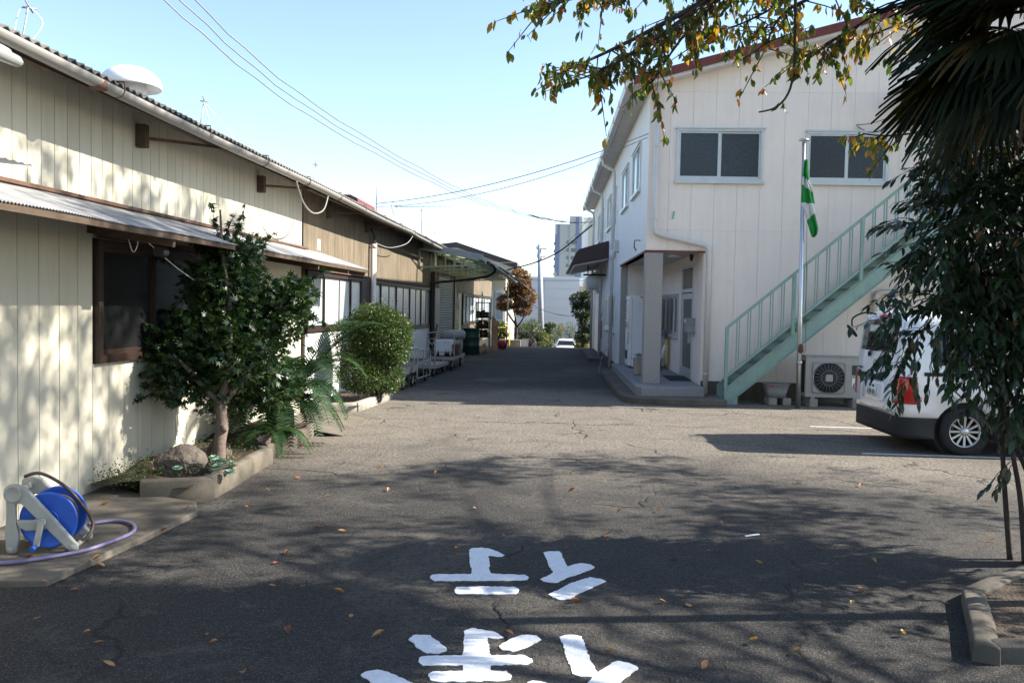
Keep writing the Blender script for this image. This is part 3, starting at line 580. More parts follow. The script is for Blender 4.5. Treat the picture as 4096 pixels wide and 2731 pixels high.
for k in range(11): bm_.tube([(-.95 + k * .2, -.22, 1.08 + k * .004), (-.95 + k * .2, .22, 1.08 + k * .004)], .007, 4)
bm_.build('boom', 'wire', r); MB().tube([(-1.0, 0, .78), (-1.12, 0, 1.08), (-.98, 0, 1.42)], .014, 5).build('reflector', 'wire', r)
# lamp and little awning at the near end
r = empty('eave_lamp', (-3.3, 4.66, 3.17), 0, 'white tubular eave lamp with clear cover at top left edge', 'lamp')
MB().lathe([(.02, -.5), (.038, -.45), (.04, .1), (.036, .24), (.02, .28), (0, .29)], axis='Y', n=14).build('cover', 'clear_lens', r)
MB().lathe([(.0, -.55), (.04, -.5), (.043, .1), (.04, .16)], (-.01, 0, .016), 'Y', n=14).build('hood', 'zinc', r); MB().bar((0, -.1, .04), (-.3, -.1, .2), .03, .03).build('arm', 'zinc', r)
r = empty('side_awning', (-3.55, 4.7, 2.6), 0, 'small grey corrugated awning tip at the left picture edge', 'awning')
ripple_sheet(-.9, .55, .12, .0, -.5, .05, .08, .006).build('sheet', 'zinc', r); MB().bar((-.5, .2, -.03), (.05, .2, -.06), .03, .05).build('bracket', 'black', r)

# ------------------------------------------------------------------ steel canopy farther along the shed
CF = empty('steel_canopy', (-3.9, 24, 0), -.0105, 'rusty pale green steel canopy with corrugated top projecting from the shed', 'canopy')
OUT = 1.72
for k in range(7):
    y = -1.1 + k * 1.95; t = MB()
    t.bar((0.02, y, 2.78), (OUT - .1, y, 2.86), .05, .05); t.bar((.02, y, 3.3), (OUT, y, 3.03), .05, .06); t.bar((.05, y, 2.72), (.05, y, 3.34), .05, .05)
    for q in (.5, 1.05, 1.45): t.bar((q, y, 2.8), (q, y, 3.32 - q * .16), .04, .04)
    t.build('truss', 'canopy_steel', CF)
for q in (.25, .7, 1.15, 1.6): MB().bar((q, -.2, 3.36 - q * .16), (q + .1, 12.6, 3.36 - q * .16), .06, .05).build('purlin', 'canopy_steel', CF)
ripple_sheet(-.15, 13.2, OUT + .12, 3.08, .0, 3.4, .13, .016).build('roof_sheet', 'poly', CF)
MB().bar((0, -.2, 3.44), (OUT + .02, -.2, 3.14), .03, .16).build('barge_board', 'zinc', CF)
gutter(CF, [(OUT + .14, y_, 3.02 - .012 * y_) for y_ in (-.2, 2, 4, 6, 8, 10, 13.4)], .075, 'gutter')
MB().tube([tuple(p) for p in smooth_path([(OUT + .13, .1, 3.0), (OUT + .22, .9, 2.95), (OUT + .2, 1.7, 2.82), (OUT - .1, 2.0, 2.66), (.9, 1.5, 2.52), (.12, 1.0, 2.4), (.08, .98, 2.2), (.08, .98, .05)], 5)], .04, 10).build('downpipe', 'black', CF)
MB().tube([tuple(p) for p in smooth_path([(OUT + .14, 4, 3.05), (OUT + .25, 6, 2.98), (OUT + .35, 9, 2.86), (OUT + .6, 13, 2.65), (OUT + .75, 14.5, 2.5)])], .03, 7).build('bent_pole', 'wood', CF)
box('post', 'wood', (.02, 1.15, 0), (.14, 1.27, 2.75), CF); box('post', 'canopy_steel', (1.55, 12.4, 0), (1.61, 12.46, 2.9), CF)
# ------------------------------------------------------------------ hand trucks along the shed
def wheel_caster(parent, x, y, r_=.09):
    w = MB().lathe([(r_ * .35, -.022), (r_, -.02), (r_, .02), (r_ * .35, .022)], (x, y, r_), 'X', 14).build('caster', 'rubber', parent)
    MB().lathe([(0, -.024), (r_ * .55, -.024), (r_ * .55, .024), (0, .024)], (x, y, r_), 'X', 12).build('hub', 'steel', w)
    MB().box((x - .035, y - .03, r_), (x - .027, y + .03, r_ * 2.3)).box((x + .027, y - .03, r_), (x + .035, y + .03, r_ * 2.3)).build('fork', 'steel_w', w)
def cart(loc, rz, L_, W, z, rail, label, deck='steel_w', wr=.09, tray=.0):
    r = empty('hand_cart', loc, rz, label, 'cart', 'hand carts parked along the shed')
    box('deck', deck, (-W / 2, 0, z - .05), (W / 2, L_, z), r, .006)
    MB().box((-W / 2 - .02, -.02, z - .075), (W / 2 + .02, .0, z + tray + .01)).box((-W / 2 - .02, L_, z - .075), (W / 2 + .02, L_ + .02, z + tray + .01)).box((-W / 2 - .02, 0, z - .075), (-W / 2, L_, z + tray + .01)).box((W / 2, 0, z - .075), (W / 2 + .02, L_, z + tray + .01)).build('rim', 'steel_w', r)
    for x in (-W / 2 + .08, W / 2 - .08):
        for y in (.12, L_ - .12): wheel_caster(r, x, y, wr)
    for kind, pts, rad in rail: MB().tube([tuple(p) for p in pts], rad, 8).build(kind, 'steel_w', r)
    return r
cart((-3.28, 16.55, 0), -.05, 1.05, .5, .4, [('handle', [(.22, .1, .3), (.36, -.02, .84)], .016), ('handle', [(.28, .35, .3), (.42, .22, .84)], .016), ('handle_grip', [(.33, -.06, .85), (.44, .26, .85)], .022)], 'nearest low hand cart with slanting handle beside the round bush', tray=.05)
c2 = cart((-3.3, 17.75, 0), -.08, 1.2, .6, .5, [('rail', smooth_path([(.3, .0, .1), (.32, .0, .7), (.3, .3, .74), (.29, .9, .72), (.3, 1.2, .68), (.3, 1.2, .1)], 4), .017), ('rail', [(.3, .0, .14), (.3, 1.2, .14)], .015), ('upright', [(.3, .6, .14), (.3, .6, .73)], .014)], 'second hand cart with square tube side frame and wooden deck', 'wood')
cart((-3.25, 19.95, 0), -.06, 1.5, .66, .27, [('handle', [(.28, .1, .25), (.3, .08, .92)], .017), ('handle', [(.12, .06, .25), (.14, .04, .9)], .015), ('handle', smooth_path([(.3, .08, .92), (.22, .06, .78), (.14, .04, .9)], 4), .014)], 'third hand cart with thin white deck close to the ground', 'steel_w')
c4 = cart((-3.08, 21.9, 0), -.03, 1.9, .72, .36, [('hoop_handle', smooth_path([(-.36, .0, .35), (-.36, .0, .9), (-.27, .0, 1.0), (0, .0, 1.01), (.27, .0, 1.0), (.36, .0, .9), (.36, .0, .35)], 5), .019), ('crossbar', [(-.35, .0, .84), (.35, .0, .84)], .015), ('crossbar', [(-.35, .0, .48), (.35, .0, .5)], .013)], 'large hand cart with tall hoop handle loaded with boxes', 'wood', .13)
def simple(name, b, mat, label, cat, group=None, bevel=0): return tag(b.build(name, mat, bevel=bevel), label, cat, group)
simple('crate', MB().box((-3.36, 22.6, .365), (-2.86, 23.3, .78)), 'whitewall', 'pale box standing on the hoop handled cart', 'box', bevel=.01)
simple('crate', MB().box((-2.84, 22.5, .365), (-2.68, 23.1, .68)), 'rust', 'rust brown box at the right of the loaded cart', 'box', bevel=.01)
for i, (x, y) in enumerate([(-3.3, 22.2), (-3.18, 22.12), (-2.98, 22.2), (-2.9, 22.1), (-2.8, 22.25)]):
    r = empty('bottle', (x, y, .365), 0, 'small dark bottle lying among the load of the hoop cart', 'bottle', 'bottles on the loaded cart')
    MB().lathe([(.035, 0), (.037, .08), (.03, .11), (.014, .13), (.013, .17)], n=10).build('body', 'darkglass', r); MB().lathe([(.015, .165), (.015, .185)], n=8).build('cap', 'white', r)
r = empty('bucket', (-3.42, 18.9, .5), 0, 'teal plastic scoop on the second cart deck', 'bucket')
MB().lathe([(.07, 0), (.1, .13), (.106, .13), (.1, .12), (.066, .01)], n=16).build('body', 'teal', r); MB().lathe([(.0, .0), (.15, .0), (.16, .012), (0, .013)], (.02, .1, 0), n=16).build('tray', 'teal', r)
r = empty('gas_tank', (-3.1, 24.6, 0), 0, 'grey horizontal cylinder tank behind the hand carts', 'tank')
MB().lathe([(0, -.38), (.1, -.36), (.145, -.3), (.15, -.2), (.15, .24), (.14, .32), (.1, .37), (0, .39)], (0, 0, .86), 'X', 20).build('cylinder', 'zinc', r)
MB().box((-.3, -.14, 0), (-.25, .14, .74)).box((.2, -.14, 0), (.25, .14, .74)).box((-.3, -.14, .3), (.25, .14, .34)).build('stand', 'steel_w', r)
tag(MB().bar((-3.75, 24.3, .02), (-3.62, 24.9, 1.15), .03, .05).bar((-3.78, 24.26, .0), (-3.74, 24.36, .25), .16, .03).build('shovel', 'rust'), 'rusty shovel leaning by the shutter post', 'shovel')
tag(MB().box((-2.86, 24.25, 0), (-2.76, 24.6, .3)).build('block', 'conc_l', bevel=.01), 'pale block standing on the asphalt beside the carts', 'block')
# drum
r = empty('oil_drum', (-3.04, 29.4, 0), 0, 'dark green oil drum standing against the shed', 'drum')
MB().lathe([(.285, 0), (.3, .01), (.3, .3), (.312, .315), (.3, .33), (.3, .6), (.312, .615), (.3, .63), (.3, .92), (.308, .93), (.3, .94), (.285, .92), (0, .92)], n=28).build('shell', 'drum', r)
# rack with scrap
r = empty('steel_rack', (-2.78, 31.1, 0), 0, 'tall steel rack crowded with dark scrap beside the drum', 'rack')
for x in (-.24, .24):
    for y in (-.25, .35): box('post', 'canopy_steel', (x - .02, y - .02, 0), (x + .02, y + .02, 1.88), r)
for z in (.55, .88, 1.28, 1.84): box('shelf', 'wood', (-.26, -.27, z), (.26, .37, z + .03), r)
for i in range(15):
    z = (.58, .91, 1.31)[i % 3]; x = -.2 + (i // 3) * .1 + rnd.uniform(-.02, .02); h = rnd.uniform(.16, .3)
    o = empty('scrap_part', (-2.78 + x, 31.0 + rnd.uniform(-.12, .1), z), rnd.uniform(0, 2), 'dark machine part piled on the steel rack', 'scrap', 'scrap on the steel rack')
    MB().lathe([(.08, 0), (.1, h * .3), (.06, h * .4), (.08, h), (.0, h)], n=10).build('body', 'black' if i % 2 else 'rust', o); MB().box((-.06, -.02, h * .4), (.06, .02, h * .55)).build('flange', 'steel', o)
for i, (x, y) in enumerate([(-2.47, 31.95), (-2.38, 31.9), (-2.3, 31.98)]):
    tag(MB().bar((x, y - .05, 0), (x - .03, y + .25, 1.34 - .08 * i), .075, .03, (0, 1, 0)).build('plank', 'wood_new', bevel=.003), ['leftmost', 'middle', 'rightmost'][i] + ' reddish plank leaning upright by the rack', 'plank', 'planks leaning by the rack')
for i, (p, q, l) in enumerate([((-2.86, 30.0, .05), (-2.62, 30.3, .33), 'upper short timber offcut propped against the drum'), ((-2.78, 29.75, .05), (-2.6, 29.95, .2), 'short timber offcut with pale cut end beside the drum'), ((-2.7, 30.5, .06), (-2.5, 30.35, .07), 'lowest timber offcut lying flat near the rack')]):
    tag(MB().bar(p, q, .1, .1).build('offcut', 'wood_new', bevel=.004), l, 'timber', 'timber offcuts by the drum')
r = empty('hose_trolley', (-2.2, 33.6, 0), 0, 'red hose trolley with black hose loop beside the planks', 'trolley')
MB().lathe([(.05, 0), (.17, .02), (.18, .2), (.14, .32), (0, .36)], n=14).build('drum_body', 'red', r)
MB().tube([(.02 + .3 * cos(t) * .6, -.2, .34 + .33 * sin(t)) for t in [k * 2 * pi / 20 for k in range(21)]], .03, 7, cap=False).build('hose', 'black', r)
MB().tube([(-.1, 0, .3), (-.14, .1, .95), (.05, .1, .95)], .014, 6).build('handle', 'steel', r)
# ------------------------------------------------------------------ end of the lane
r = empty('safety_barrier', (-2.48, 38.2, ground_z(38.2)), 0, 'yellow tube barrier with striped panel at the lane end', 'barrier')
MB().tube([tuple(p) for p in smooth_path([(-.29, 0, 0), (-.29, 0, .74), (-.22, 0, .84), (.22, 0, .84), (.29, 0, .74), (.29, 0, 0)], 5)], .03, 8).build('frame', 'yellow', r)
box('panel', 'drum', (-.26, -.015, .42), (.26, .0, .62), r)
for k in range(3): MB().prism([(-.22 + k * .17, .42), (-.14 + k * .17, .42), (-.2 + k * .17, .62), (-.26 + k * .17 + (.02 if k == 0 else 0), .62)], -.02, -.016, 'Y').build('stripe', 'yellow', r)
tag(MB().box((-2.75, 38.7, ground_z(39) - .3), (-1.68, 38.95, ground_z(39) + .33)).build('low_wall', 'conc_l', bevel=.01), 'low pale concrete wall behind the yellow barrier', 'wall')
r = empty('picket_edging', (-1.5, 39.0, ground_z(39)), 0, 'short white picket edging by the purple flowers', 'fence')
for k in range(6): box('picket', 'white', (-.14 + k * .055, 0, 0), (-.105 + k * .055, .012, .36 + .02 * (k % 2)), r)
# house behind the shed
H_ = empty('house', (-6, 50, ground_z(50)), 0, 'cream house with dark brown roof behind the shed', 'house'); gz = ground_z(50)
MB().box((-4, -.5, 0), (2.9, 10, 4.6)).build('wall', 'tan', H_)
MB().prism([(-6.0, 5.75), (.0, 6.5), (3.6, 5.35), (3.6, 5.12), (3.45, 5.06), (0, 6.2), (-6, 5.5)], -1.5, 11, 'Y').build('roof', 'tile', H_)
MB().bar((3.5, -1.5, 5.0), (3.5, 11, 5.0), .16, .16).build('eave_gutter', 'browntrim', H_); MB().grid([[(3.45, -1.5, 5.05), (2.0, -1.5, 4.62)], [(3.45, 11, 5.05), (2.0, 11, 4.62)]]).build('soffit', 'white', H_)
MB().prism([(-6, 5.5), (0, 6.25), (3.5, 5.08), (2.9, 4.6), (-6, 4.6)], -1.42, -1.38, 'Y').build('gable_board', 'tan', H_)
for k, yy in enumerate((.0, 2.2, 4.4)):
    f = box('window', 'white', (2.88, yy, 1.9), (2.95, yy + 1.5, 3.9), H_)
    for q in (0, 1): box('pane', 'frost', (2.951, yy + .08 + q * .72, 2.0), (2.956, yy + .7 + q * .72, 3.8), f)
for k in range(3): 
    f = box('window', 'white', (1.0 + k * .65, -.56, 1.9), (1.5 + k * .65, -.5, 3.7), H_); box('pane', 'frost', (1.06 + k * .65, -.57, 2.0), (1.44 + k * .65, -.561, 3.6), f)
# utility pole
UP = empty('utility_pole', (-.86, 48, ground_z(48)), 0, 'grey concrete utility pole at the far end of the lane', 'utility pole')
MB().tube([(0, 0, 0), (-.24, 0, 6.2)], [.19, .13], 14).build('pole', 'polep', UP)
for z, w in ((5.95, .3), (5.5, .25)):
    MB().bar((-.13 - w, -.1, z), (-.13 + w, -.1, z), .05, .05).build('crossarm', 'zinc', UP)
    for q in (-w, w): MB().lathe([(.02, 0), (.05, .03), (.03, .06), (.05, .09), (.02, .12)], (-.13 + q * .9, -.1, z + .02), n=8).build('insulator', 'white', UP)
for z in (1.2, 2.0, 2.8, 3.6, 4.4): MB().bar((-.25, -.02, z), (.17, -.02, z), .02, .02).build('step_bolt', 'steel', UP)
# grey clad building and tower behind
GB = empty('grey_building', (0, 70, ground_z(70)), 0, 'plain grey clad building with white parapet beyond the garden', 'building'); g0 = -ground_z(70)
k70 = 70 / 60.
def P70(x, z): return x * k70, (z - 1.75) * k70 + 1.75 + g0
x0, zt = P70(-6, 3.9); x1, _ = P70(1.58, 3.9)
box('wall', 'grey_bldg', (x0, 0.02, 0), (x1 - .02, 14, zt - .1), GB)
zz = 0.0; rows_ = 8
for i in range(rows_):
    a_ = zz + i * (zt - .15) / rows_
    for j in range(3): box('cladding_panel', 'grey_bldg', (x0 + j * (x1 - x0) / 3 + .015, -.02, a_ + .012), (x0 + (j + 1) * (x1 - x0) / 3 - .015, .02, a_ + (zt - .15) / rows_ - .012), GB)
box('parapet', 'white', (x0, -.06, zt - .12), (x1 + .03, 14, zt + .03), GB)
# side wing with windows
box('wing_wall', 'tan', (x1, .4, 0), (x1 + .35, 22, zt - .5), GB); box('wing_parapet', 'white', (x1 - .02, .2, zt - .75), (x1 + 1.4, 22.2, zt - .02), GB)
box('wing_wall', 'tan', (x1 + .0, .42, 0), (x1 + 3.0, 1.0, zt - .76), GB)
for k in range(3):
    f = box('window', 'white', (x1 + .1 + k * .95, .34, 3.9), (x1 + .75 + k * .95, .419, 5.3), GB); box('pane', 'frost', (x1 + .16 + k * .95, .325, 4.0), (x1 + .69 + k * .95, .339, 5.2), f)
TW = empty('apartment_tower', (0, 300, -3), 0, 'tall grey and blue apartment tower on the horizon', 'building')
box('wall', 'tower', (-1.4, 0, 0), (4.3, 14, 34.6), TW); box('wall', 'tower', (3.9, -.5, 0), (8.2, 14.2, 37.4), TW); box('wing', 'tower_l', (8.25, .6, 0), (14.5, 16, 37.2), TW)
for (a, b_, c_, d_) in ((-.6, .35, 16, 34.6), (-1.4, -.6, 17.5, 31)): box('blue_band', 'tower_b', (a, -.08, c_), (b_, 0, d_), TW)
for (a, b_, c_, d_) in ((6.0, 7.2, 31.5, 37.3), (6.0, 8.2, 9, 31.5)): box('blue_band', 'tower_b', (a, -.6, c_), (b_, -.5, d_), TW)
box('light_bay', 'white', (8.26, .5, 0), (10.6, .6, 37), TW)
for k in range(9):
    z = 5.0 + k * 2.76
    f = box('window', 'white', (2.7, -.12, z), (3.75, -.02, z + 1.75), TW); box('pane', 'skyglass', (2.78, -.16, z + .35), (3.67, -.121, z + .95), f); box('pane', 'skyglass', (2.78, -.16, z + 1.05), (3.67, -.121, z + 1.65), f)
    f = box('window', 'zinc', (4.5, -.62, z + .3), (6.7, -.52, z + 1.7), TW)
    for q in range(3): box('pane', 'skyglass', (4.58 + q * .71, -.66, z + .38), (5.22 + q * .71, -.621, z + 1.62), f)
    MB().box((-1.75, .3, z + .2), (-1.4, 3, z + 1.1)).build('balcony', 'tower_b', TW)
    MB().box((13.2, .2, z + .3), (14.3, .6, z + 1.5)).build('balcony', 'tower', TW)
for x, h in ((.9, 1.9), (1.1, 1.7), (4.1, 1.6), (4.35, 2.1), (8.0, 3.0)): MB().tube([(x, 1, 34), (x, 1, 37.5 + h if x > 3 else 34.6 + h)], .06, 5).build('mast', 'wire', TW)
# white car beyond the crest
CR = empty('parked_car', (.72, 61.2, ground_z(61.5)), 0, 'white hatchback seen low beyond the crest of the lane', 'car'); zc_ = ground_z(61.5)
secs = [(0, .72, .35, .8, .62), (.12, .8, .3, .95, .7), (.5, .82, .25, 1.42, .6), (1.2, .83, .25, 1.5, .58), (2.2, .83, .25, 1.47, .58), (3.0, .82, .25, .98, .72), (3.7, .76, .3, .78, .7)]
rows = []
for u, w, z0, z1, wt in secs: rows.append([(-w, u, z0), (-w * 1.02, u, (z0 + .85) / 2), (-w, u, min(.9, z1 - .04)), (-wt, u, z1 - .05), (-wt * .8, u, z1), (wt * .8, u, z1), (wt, u, z1 - .05), (w, u, min(.9, z1 - .04)), (w * 1.02, u, (z0 + .85) / 2), (w, u, z0)])
b = MB().grid(rows, True, True); b.f += [tuple(range(9, -1, -1)), tuple(range(60, 70))]; b.sm += [False] * 2; b.build('body', 'white_car', CR, bevel=.01)
MB().add([(-.66, .16, .98), (.66, .16, .98), (.54, .46, 1.38), (-.54, .46, 1.38)], [(0, 1, 2, 3)]).build('rear_window', 'darkglass', CR, solid=.02)
for x in (-.76, .76):
    for y in (.65, 2.95):
        w_ = MB().lathe([(.18, -.1), (.3, -.09), (.3, .09), (.18, .1)], (x, y, .3), 'X', 18).build('wheel', 'rubber', CR); MB().lathe([(0, -.105), (.18, -.105), (.18, .105), (0, .105)], (x, y, .3), 'X', 14).build('rim', 'steel', w_)
    box('tail_lamp', 'red_lens', (x - .04, .02, .72), (x + .04, .1, .95), CR); box('mirror', 'white_car', (x * 1.08 - .08, 2.35, .92), (x * 1.08 + .08, 2.45, 1.06), CR, .02)
# ------------------------------------------------------------------ overhead lines
def cable(name, pts, r_, mat, label, grp=None):
    return tag(MB().tube([tuple(p) for p in pts], r_, 6).build(name, mat), label, 'cable', grp)
W0 = smooth_path([(-6.4, 3.5, 7.6), (-5.6, 7, 6.35), (-4.9, 10, 5.42), (-4.07, 13.4, 4.76), (-2.45, 20.1, 4.42), (-1.2, 25, 4.52), (.3, 31, 4.9), (1.45, 36.2, 5.45)], 8)
for k, l in enumerate(('lowest', 'middle', 'uppermost')):
    P_ = []
    for i, p in enumerate(W0):
        t = i / (len(W0) - 1); off = Vector((.06 * k, 0, .11 * k)) * max(.05, 1 - t * 1.15) * 1.6; P_.append(p + off + Vector((.012 * sin(i * 2.1 + k), 0, .012 * cos(i * 2.1 + k))))
    cable('overhead_cable', P_, .0095, 'wire', l + ' of the three twisted overhead cables crossing the sky', 'twisted overhead cables')
cable('service_wire', catenary((-4.3, 19.4, 4.1), (1.72, 16.6, 5.2), .22), .009, 'wire', 'thin service wire from the roof pole to the white building, upper', 'service wires')
cable('service_wire', catenary((-4.3, 19.4, 4.02), (1.72, 16.7, 5.15), .3), .007, 'wire', 'thin service wire from the roof pole to the white building, lower', 'service wires')
cable('power_cable', smooth_path([(-2.4, 39, 3.45), (-1.1, 38, 3.75), (0, 37, 4.2), (1.0, 36, 4.95), (1.5, 35.6, 5.35)], 8), .032, 'cable', 'thick black cable rising to the corner of the white building')
for i, (p, q, s_) in enumerate([((-.99, 48, 4.85), (-6, 49, 5.6), .1), ((-1.2, 48, 4.4), (-9, 44, 4.5), .3), ((-.7, 48, 4.7), (1.5, 36, 5.9), .3), ((-.7, 48, 4.3), (1.5, 36, 5.6), .3), ((-2.6, 40, 3.1), (1.5, 36.2, 2.95), .08), ((-1.9, 38.6, 2.3), (1.2, 44, 1.35), .35)]):
    cable('line_wire', catenary(p, q, s_), .011 if i != 5 else .016, 'cable' if i in (0, 5) else 'wire', ['dark wire from the utility pole to the brown house roof', 'thin wire running left behind the orange tree', 'upper thin wire from pole to white building', 'lower thin wire from pole to white building', 'level wire crossing in front of the utility pole', 'drooping dark cable in front of the grey building'][i], 'lines at the utility pole')

# ------------------------------------------------------------------ two-storey building on the right
RB = empty('office_building', (1.72, 16.4, 0), .0105, 'two-storey off-white panelled building with porch and outside stair', 'building')
def top(x): return 6.17 + .267 * (x if x < 7.2 else 14.4 - x)
BL = 20.0
box('core_wall', 'joint', (1.2, .04, .3), (14.3, .3, 6.1), RB); MB().prism([(.1, 2.95), (14.3, 2.95), (14.3, top(14.3) - .02), (7.2, top(7.2) - .02), (.1, top(.1) - .02)], .04, .25, 'Y').build('core_wall', 'joint', RB)
box('foundation', 'conc_d', (1.14, -.02, 0), (14.4, .3, .36), RB)
HOLES = [(0, 1.12, 0, 2.9), (.53, 2.2, 4.25, 5.26), (3.02, 4.58, 4.25, 5.23), (5.35, 6.2, 3.5, 5.4)]
def rects(x0, x1, z0, z1):
    zs = sorted({z0, z1} | {h for a, b_, c_, d_ in HOLES if a < x1 - 1e-4 and b_ > x0 + 1e-4 for h in (c_, d_) if z0 < h < z1})
    return [(p, q) for p, q in zip(zs, zs[1:]) if not any(a < (x0 + x1) / 2 < b_ and c_ < (p + q) / 2 < d_ for a, b_, c_, d_ in HOLES)]
xsj = [0.0, .40]
while xsj[-1] < 14.3: xsj.append(round(xsj[-1] + .44, 3))
xs_all = sorted(set(xsj) | {h for H in HOLES[1:] for h in H[:2]} | {1.12})
g = .002
for xa, xb in zip(xs_all, xs_all[1:]):
    lj = g if xa in xsj else 0; rj = g if xb in xsj else 0
    for za, zb in ((.36, 3.3), (3.3, 5.97), (5.97, 99)):
        for p, q in rects(xa, xb, za, min(zb, 9)):
            tl, tr = (min(q, top(xa + lj)), min(q, top(xb - rj))) if zb < 99 else (top(xa + lj), top(xb - rj))
            if max(tl, tr) <= p + .02: continue
            lo = p + (g if abs(p - za) < 1e-6 and za > 1 else 0)
            MB().prism([(xa + lj, lo), (xb - rj, lo), (xb - rj, tr), (xa + lj, tl)], 0, .05, 'Y').build('facade_panel', 'panel', RB)
# side wall cells with openings
SH = [(0, 5.8, 0, 2.9), (1.35, 3.0, 4.27, 5.26), (4.0, 5.72, 4.27, 5.26), (7.8, 8.55, 4.27, 5.26), (9.55, 11.2, 4.27, 5.26), (13.2, 13.75, 4.27, 5.26), (14.8, 16.3, 4.27, 5.26), (7.2, 8.2, 1.1, 2.08), (9.25, 11.0, 1.1, 2.08), (13.3, 17.2, 0, 2.9)]
yy_ = sorted({0.052, BL} | {h for s_ in SH for h in s_[:2]}); zz_ = sorted({.02, 6.3} | {h for s_ in SH for h in s_[2:]})
yy_ = [y for y in yy_ if y >= .05]
b = MB()
for ya, yb in zip(yy_, yy_[1:]):
    for za, zb in zip(zz_, zz_[1:]):
        if za >= .02 and not any(a - 1e-6 <= ya and yb <= b_ + 1e-6 and c_ - 1e-6 <= za and zb <= d_ + 1e-6 for a, b_, c_, d_ in SH): b.box((.0, ya, za), (.2, yb, zb))
b.build('side_wall', 'stucco', RB, fix=False)
box('corner_bead', 'panel', (-.004, -.006, 2.9), (.06, .049, 6.17), RB)
box('plinth', 'conc_d', (-.03, 5.85, 0), (.0, 13.2, .22), RB)
box('back_wall', 'stucco', (.2, BL - .2, 0), (14.4, BL, 6.2), RB); box('far_side_wall', 'stucco', (14.2, .3, 0), (14.4, BL - .2, 6.1), RB)
# windows of the building: outer aluminium frame, sash, panes
def awin(parent, P0, U, N, w, h, n, gm, fm='alu', sill=True):
    "P0 lower corner, U unit along, N unit outward"
    P0, U, N = Vector(P0), Vector(U), Vector(N); Z = Vector((0, 0, 1))
    def slab(bm, u0, u1, z0, z1, n0, n1):
        c = [P0 + U * u + Z * z + N * q for q in (n0, n1) for z in (z0, z1) for u in (u0, u1)]
        bm.add(c, [(0, 1, 3, 2), (4, 6, 7, 5), (0, 4, 5, 1), (2, 3, 7, 6), (0, 2, 6, 4), (1, 5, 7, 3)])
    f = MB(); t = .045
    slab(f, 0, w, 0, t, -.06, .035); slab(f, 0, w, h - t, h, -.06, .035); slab(f, 0, t, t, h - t, -.06, .03); slab(f, w - t, w, t, h - t, -.06, .03)
    slab(f, -.03, w + .03, h, h + .025, -.01, .06)
    if sill: slab(f, -.03, w + .03, -.045, 0, -.02, .075)
    fo = f.build('window', fm, parent); sw = (w - 2 * t) / n
    for i in range(n):
        s_ = MB(); u0 = t + i * sw; d = -.012 if i % 2 else .008; e = .035
        slab(s_, u0, u0 + e, t, h - t, d - .02, d); slab(s_, u0 + sw - e, u0 + sw, t, h - t, d - .02, d); slab(s_, u0 + e, u0 + sw - e, t, t + e * 1.6, d - .02, d); slab(s_, u0 + e, u0 + sw - e, h - t - e, h - t, d - .02, d)
        s_.build('sash', fm, fo); q = MB(); slab(q, u0 + e, u0 + sw - e, t + e * 1.6, h - t - e, d - .012, d - .006); q.build('pane', gm, fo)
awin(RB, (.53, 0, 4.25), (1, 0, 0), (0, -1, 0), 1.67, 1.01, 2, 'mesh'); awin(RB, (3.02, 0, 4.25), (1, 0, 0), (0, -1, 0), 1.56, .98, 2, 'mesh')
for a, b_, c_, d_ in SH[1:7]: awin(RB, (0, b_, c_), (0, -1, 0), (-1, 0, 0), b_ - a, d_ - c_, 2, 'skyglass')
for a, b_, c_, d_ in SH[7:9]: awin(RB, (0, b_, c_), (0, -1, 0), (-1, 0, 0), b_ - a, d_ - c_, 2, 'skyglass')
box('room_dark', 'interior', (.21, 5.95, .3), (.3, 13.2, 6.0), RB); box('room_dark', 'interior', (.21, 1.2, 3.2), (.3, 5.9, 6.0), RB); box('room_dark', 'interior', (.21, 13.21, 3.2), (.3, 17, 6.0), RB)
# roof, verge and eave
MB().prism([(-.36, 6.14), (7.2, 8.16), (14.76, 6.14), (14.76, 6.08), (7.2, 8.1), (-.36, 6.08)], -.3, BL + .3, 'Y').build('roof', 'redtrim', RB)
for s_ in (1, -1):
    pr = [(-.36, 6.02), (7.2, 8.04), (7.2, 8.2), (-.36, 6.18)]
    MB().prism([(x if s_ > 0 else 14.4 - x, z) for x, z in pr], -.34, -.3, 'Y').build('verge_trim', 'redtrim', RB)
MB().prism([(.0, 6.05), (7.2, 7.98), (7.2, 8.07), (.0, 6.14)], -.3, 0, 'Y').build('verge_soffit', 'soffit', RB)
y = -.3
while y < BL: box('soffit_board', 'soffit', (-.34, y + .004, 6.02), (.0, min(y + .6, BL + .3) - .004, 6.05), RB); y += .6
gt = MB().prism([(-.5, 6.12), (-.48, 5.99), (-.36, 5.99), (-.36, 6.16)], -.34, BL + .3, 'Y').build('gutter', 'pipe', RB)
for i in range(14): box('gutter_clip', 'pipe', (-.508, -.1 + i * 1.5, 5.985), (-.352, -.06 + i * 1.5, 6.135), gt)
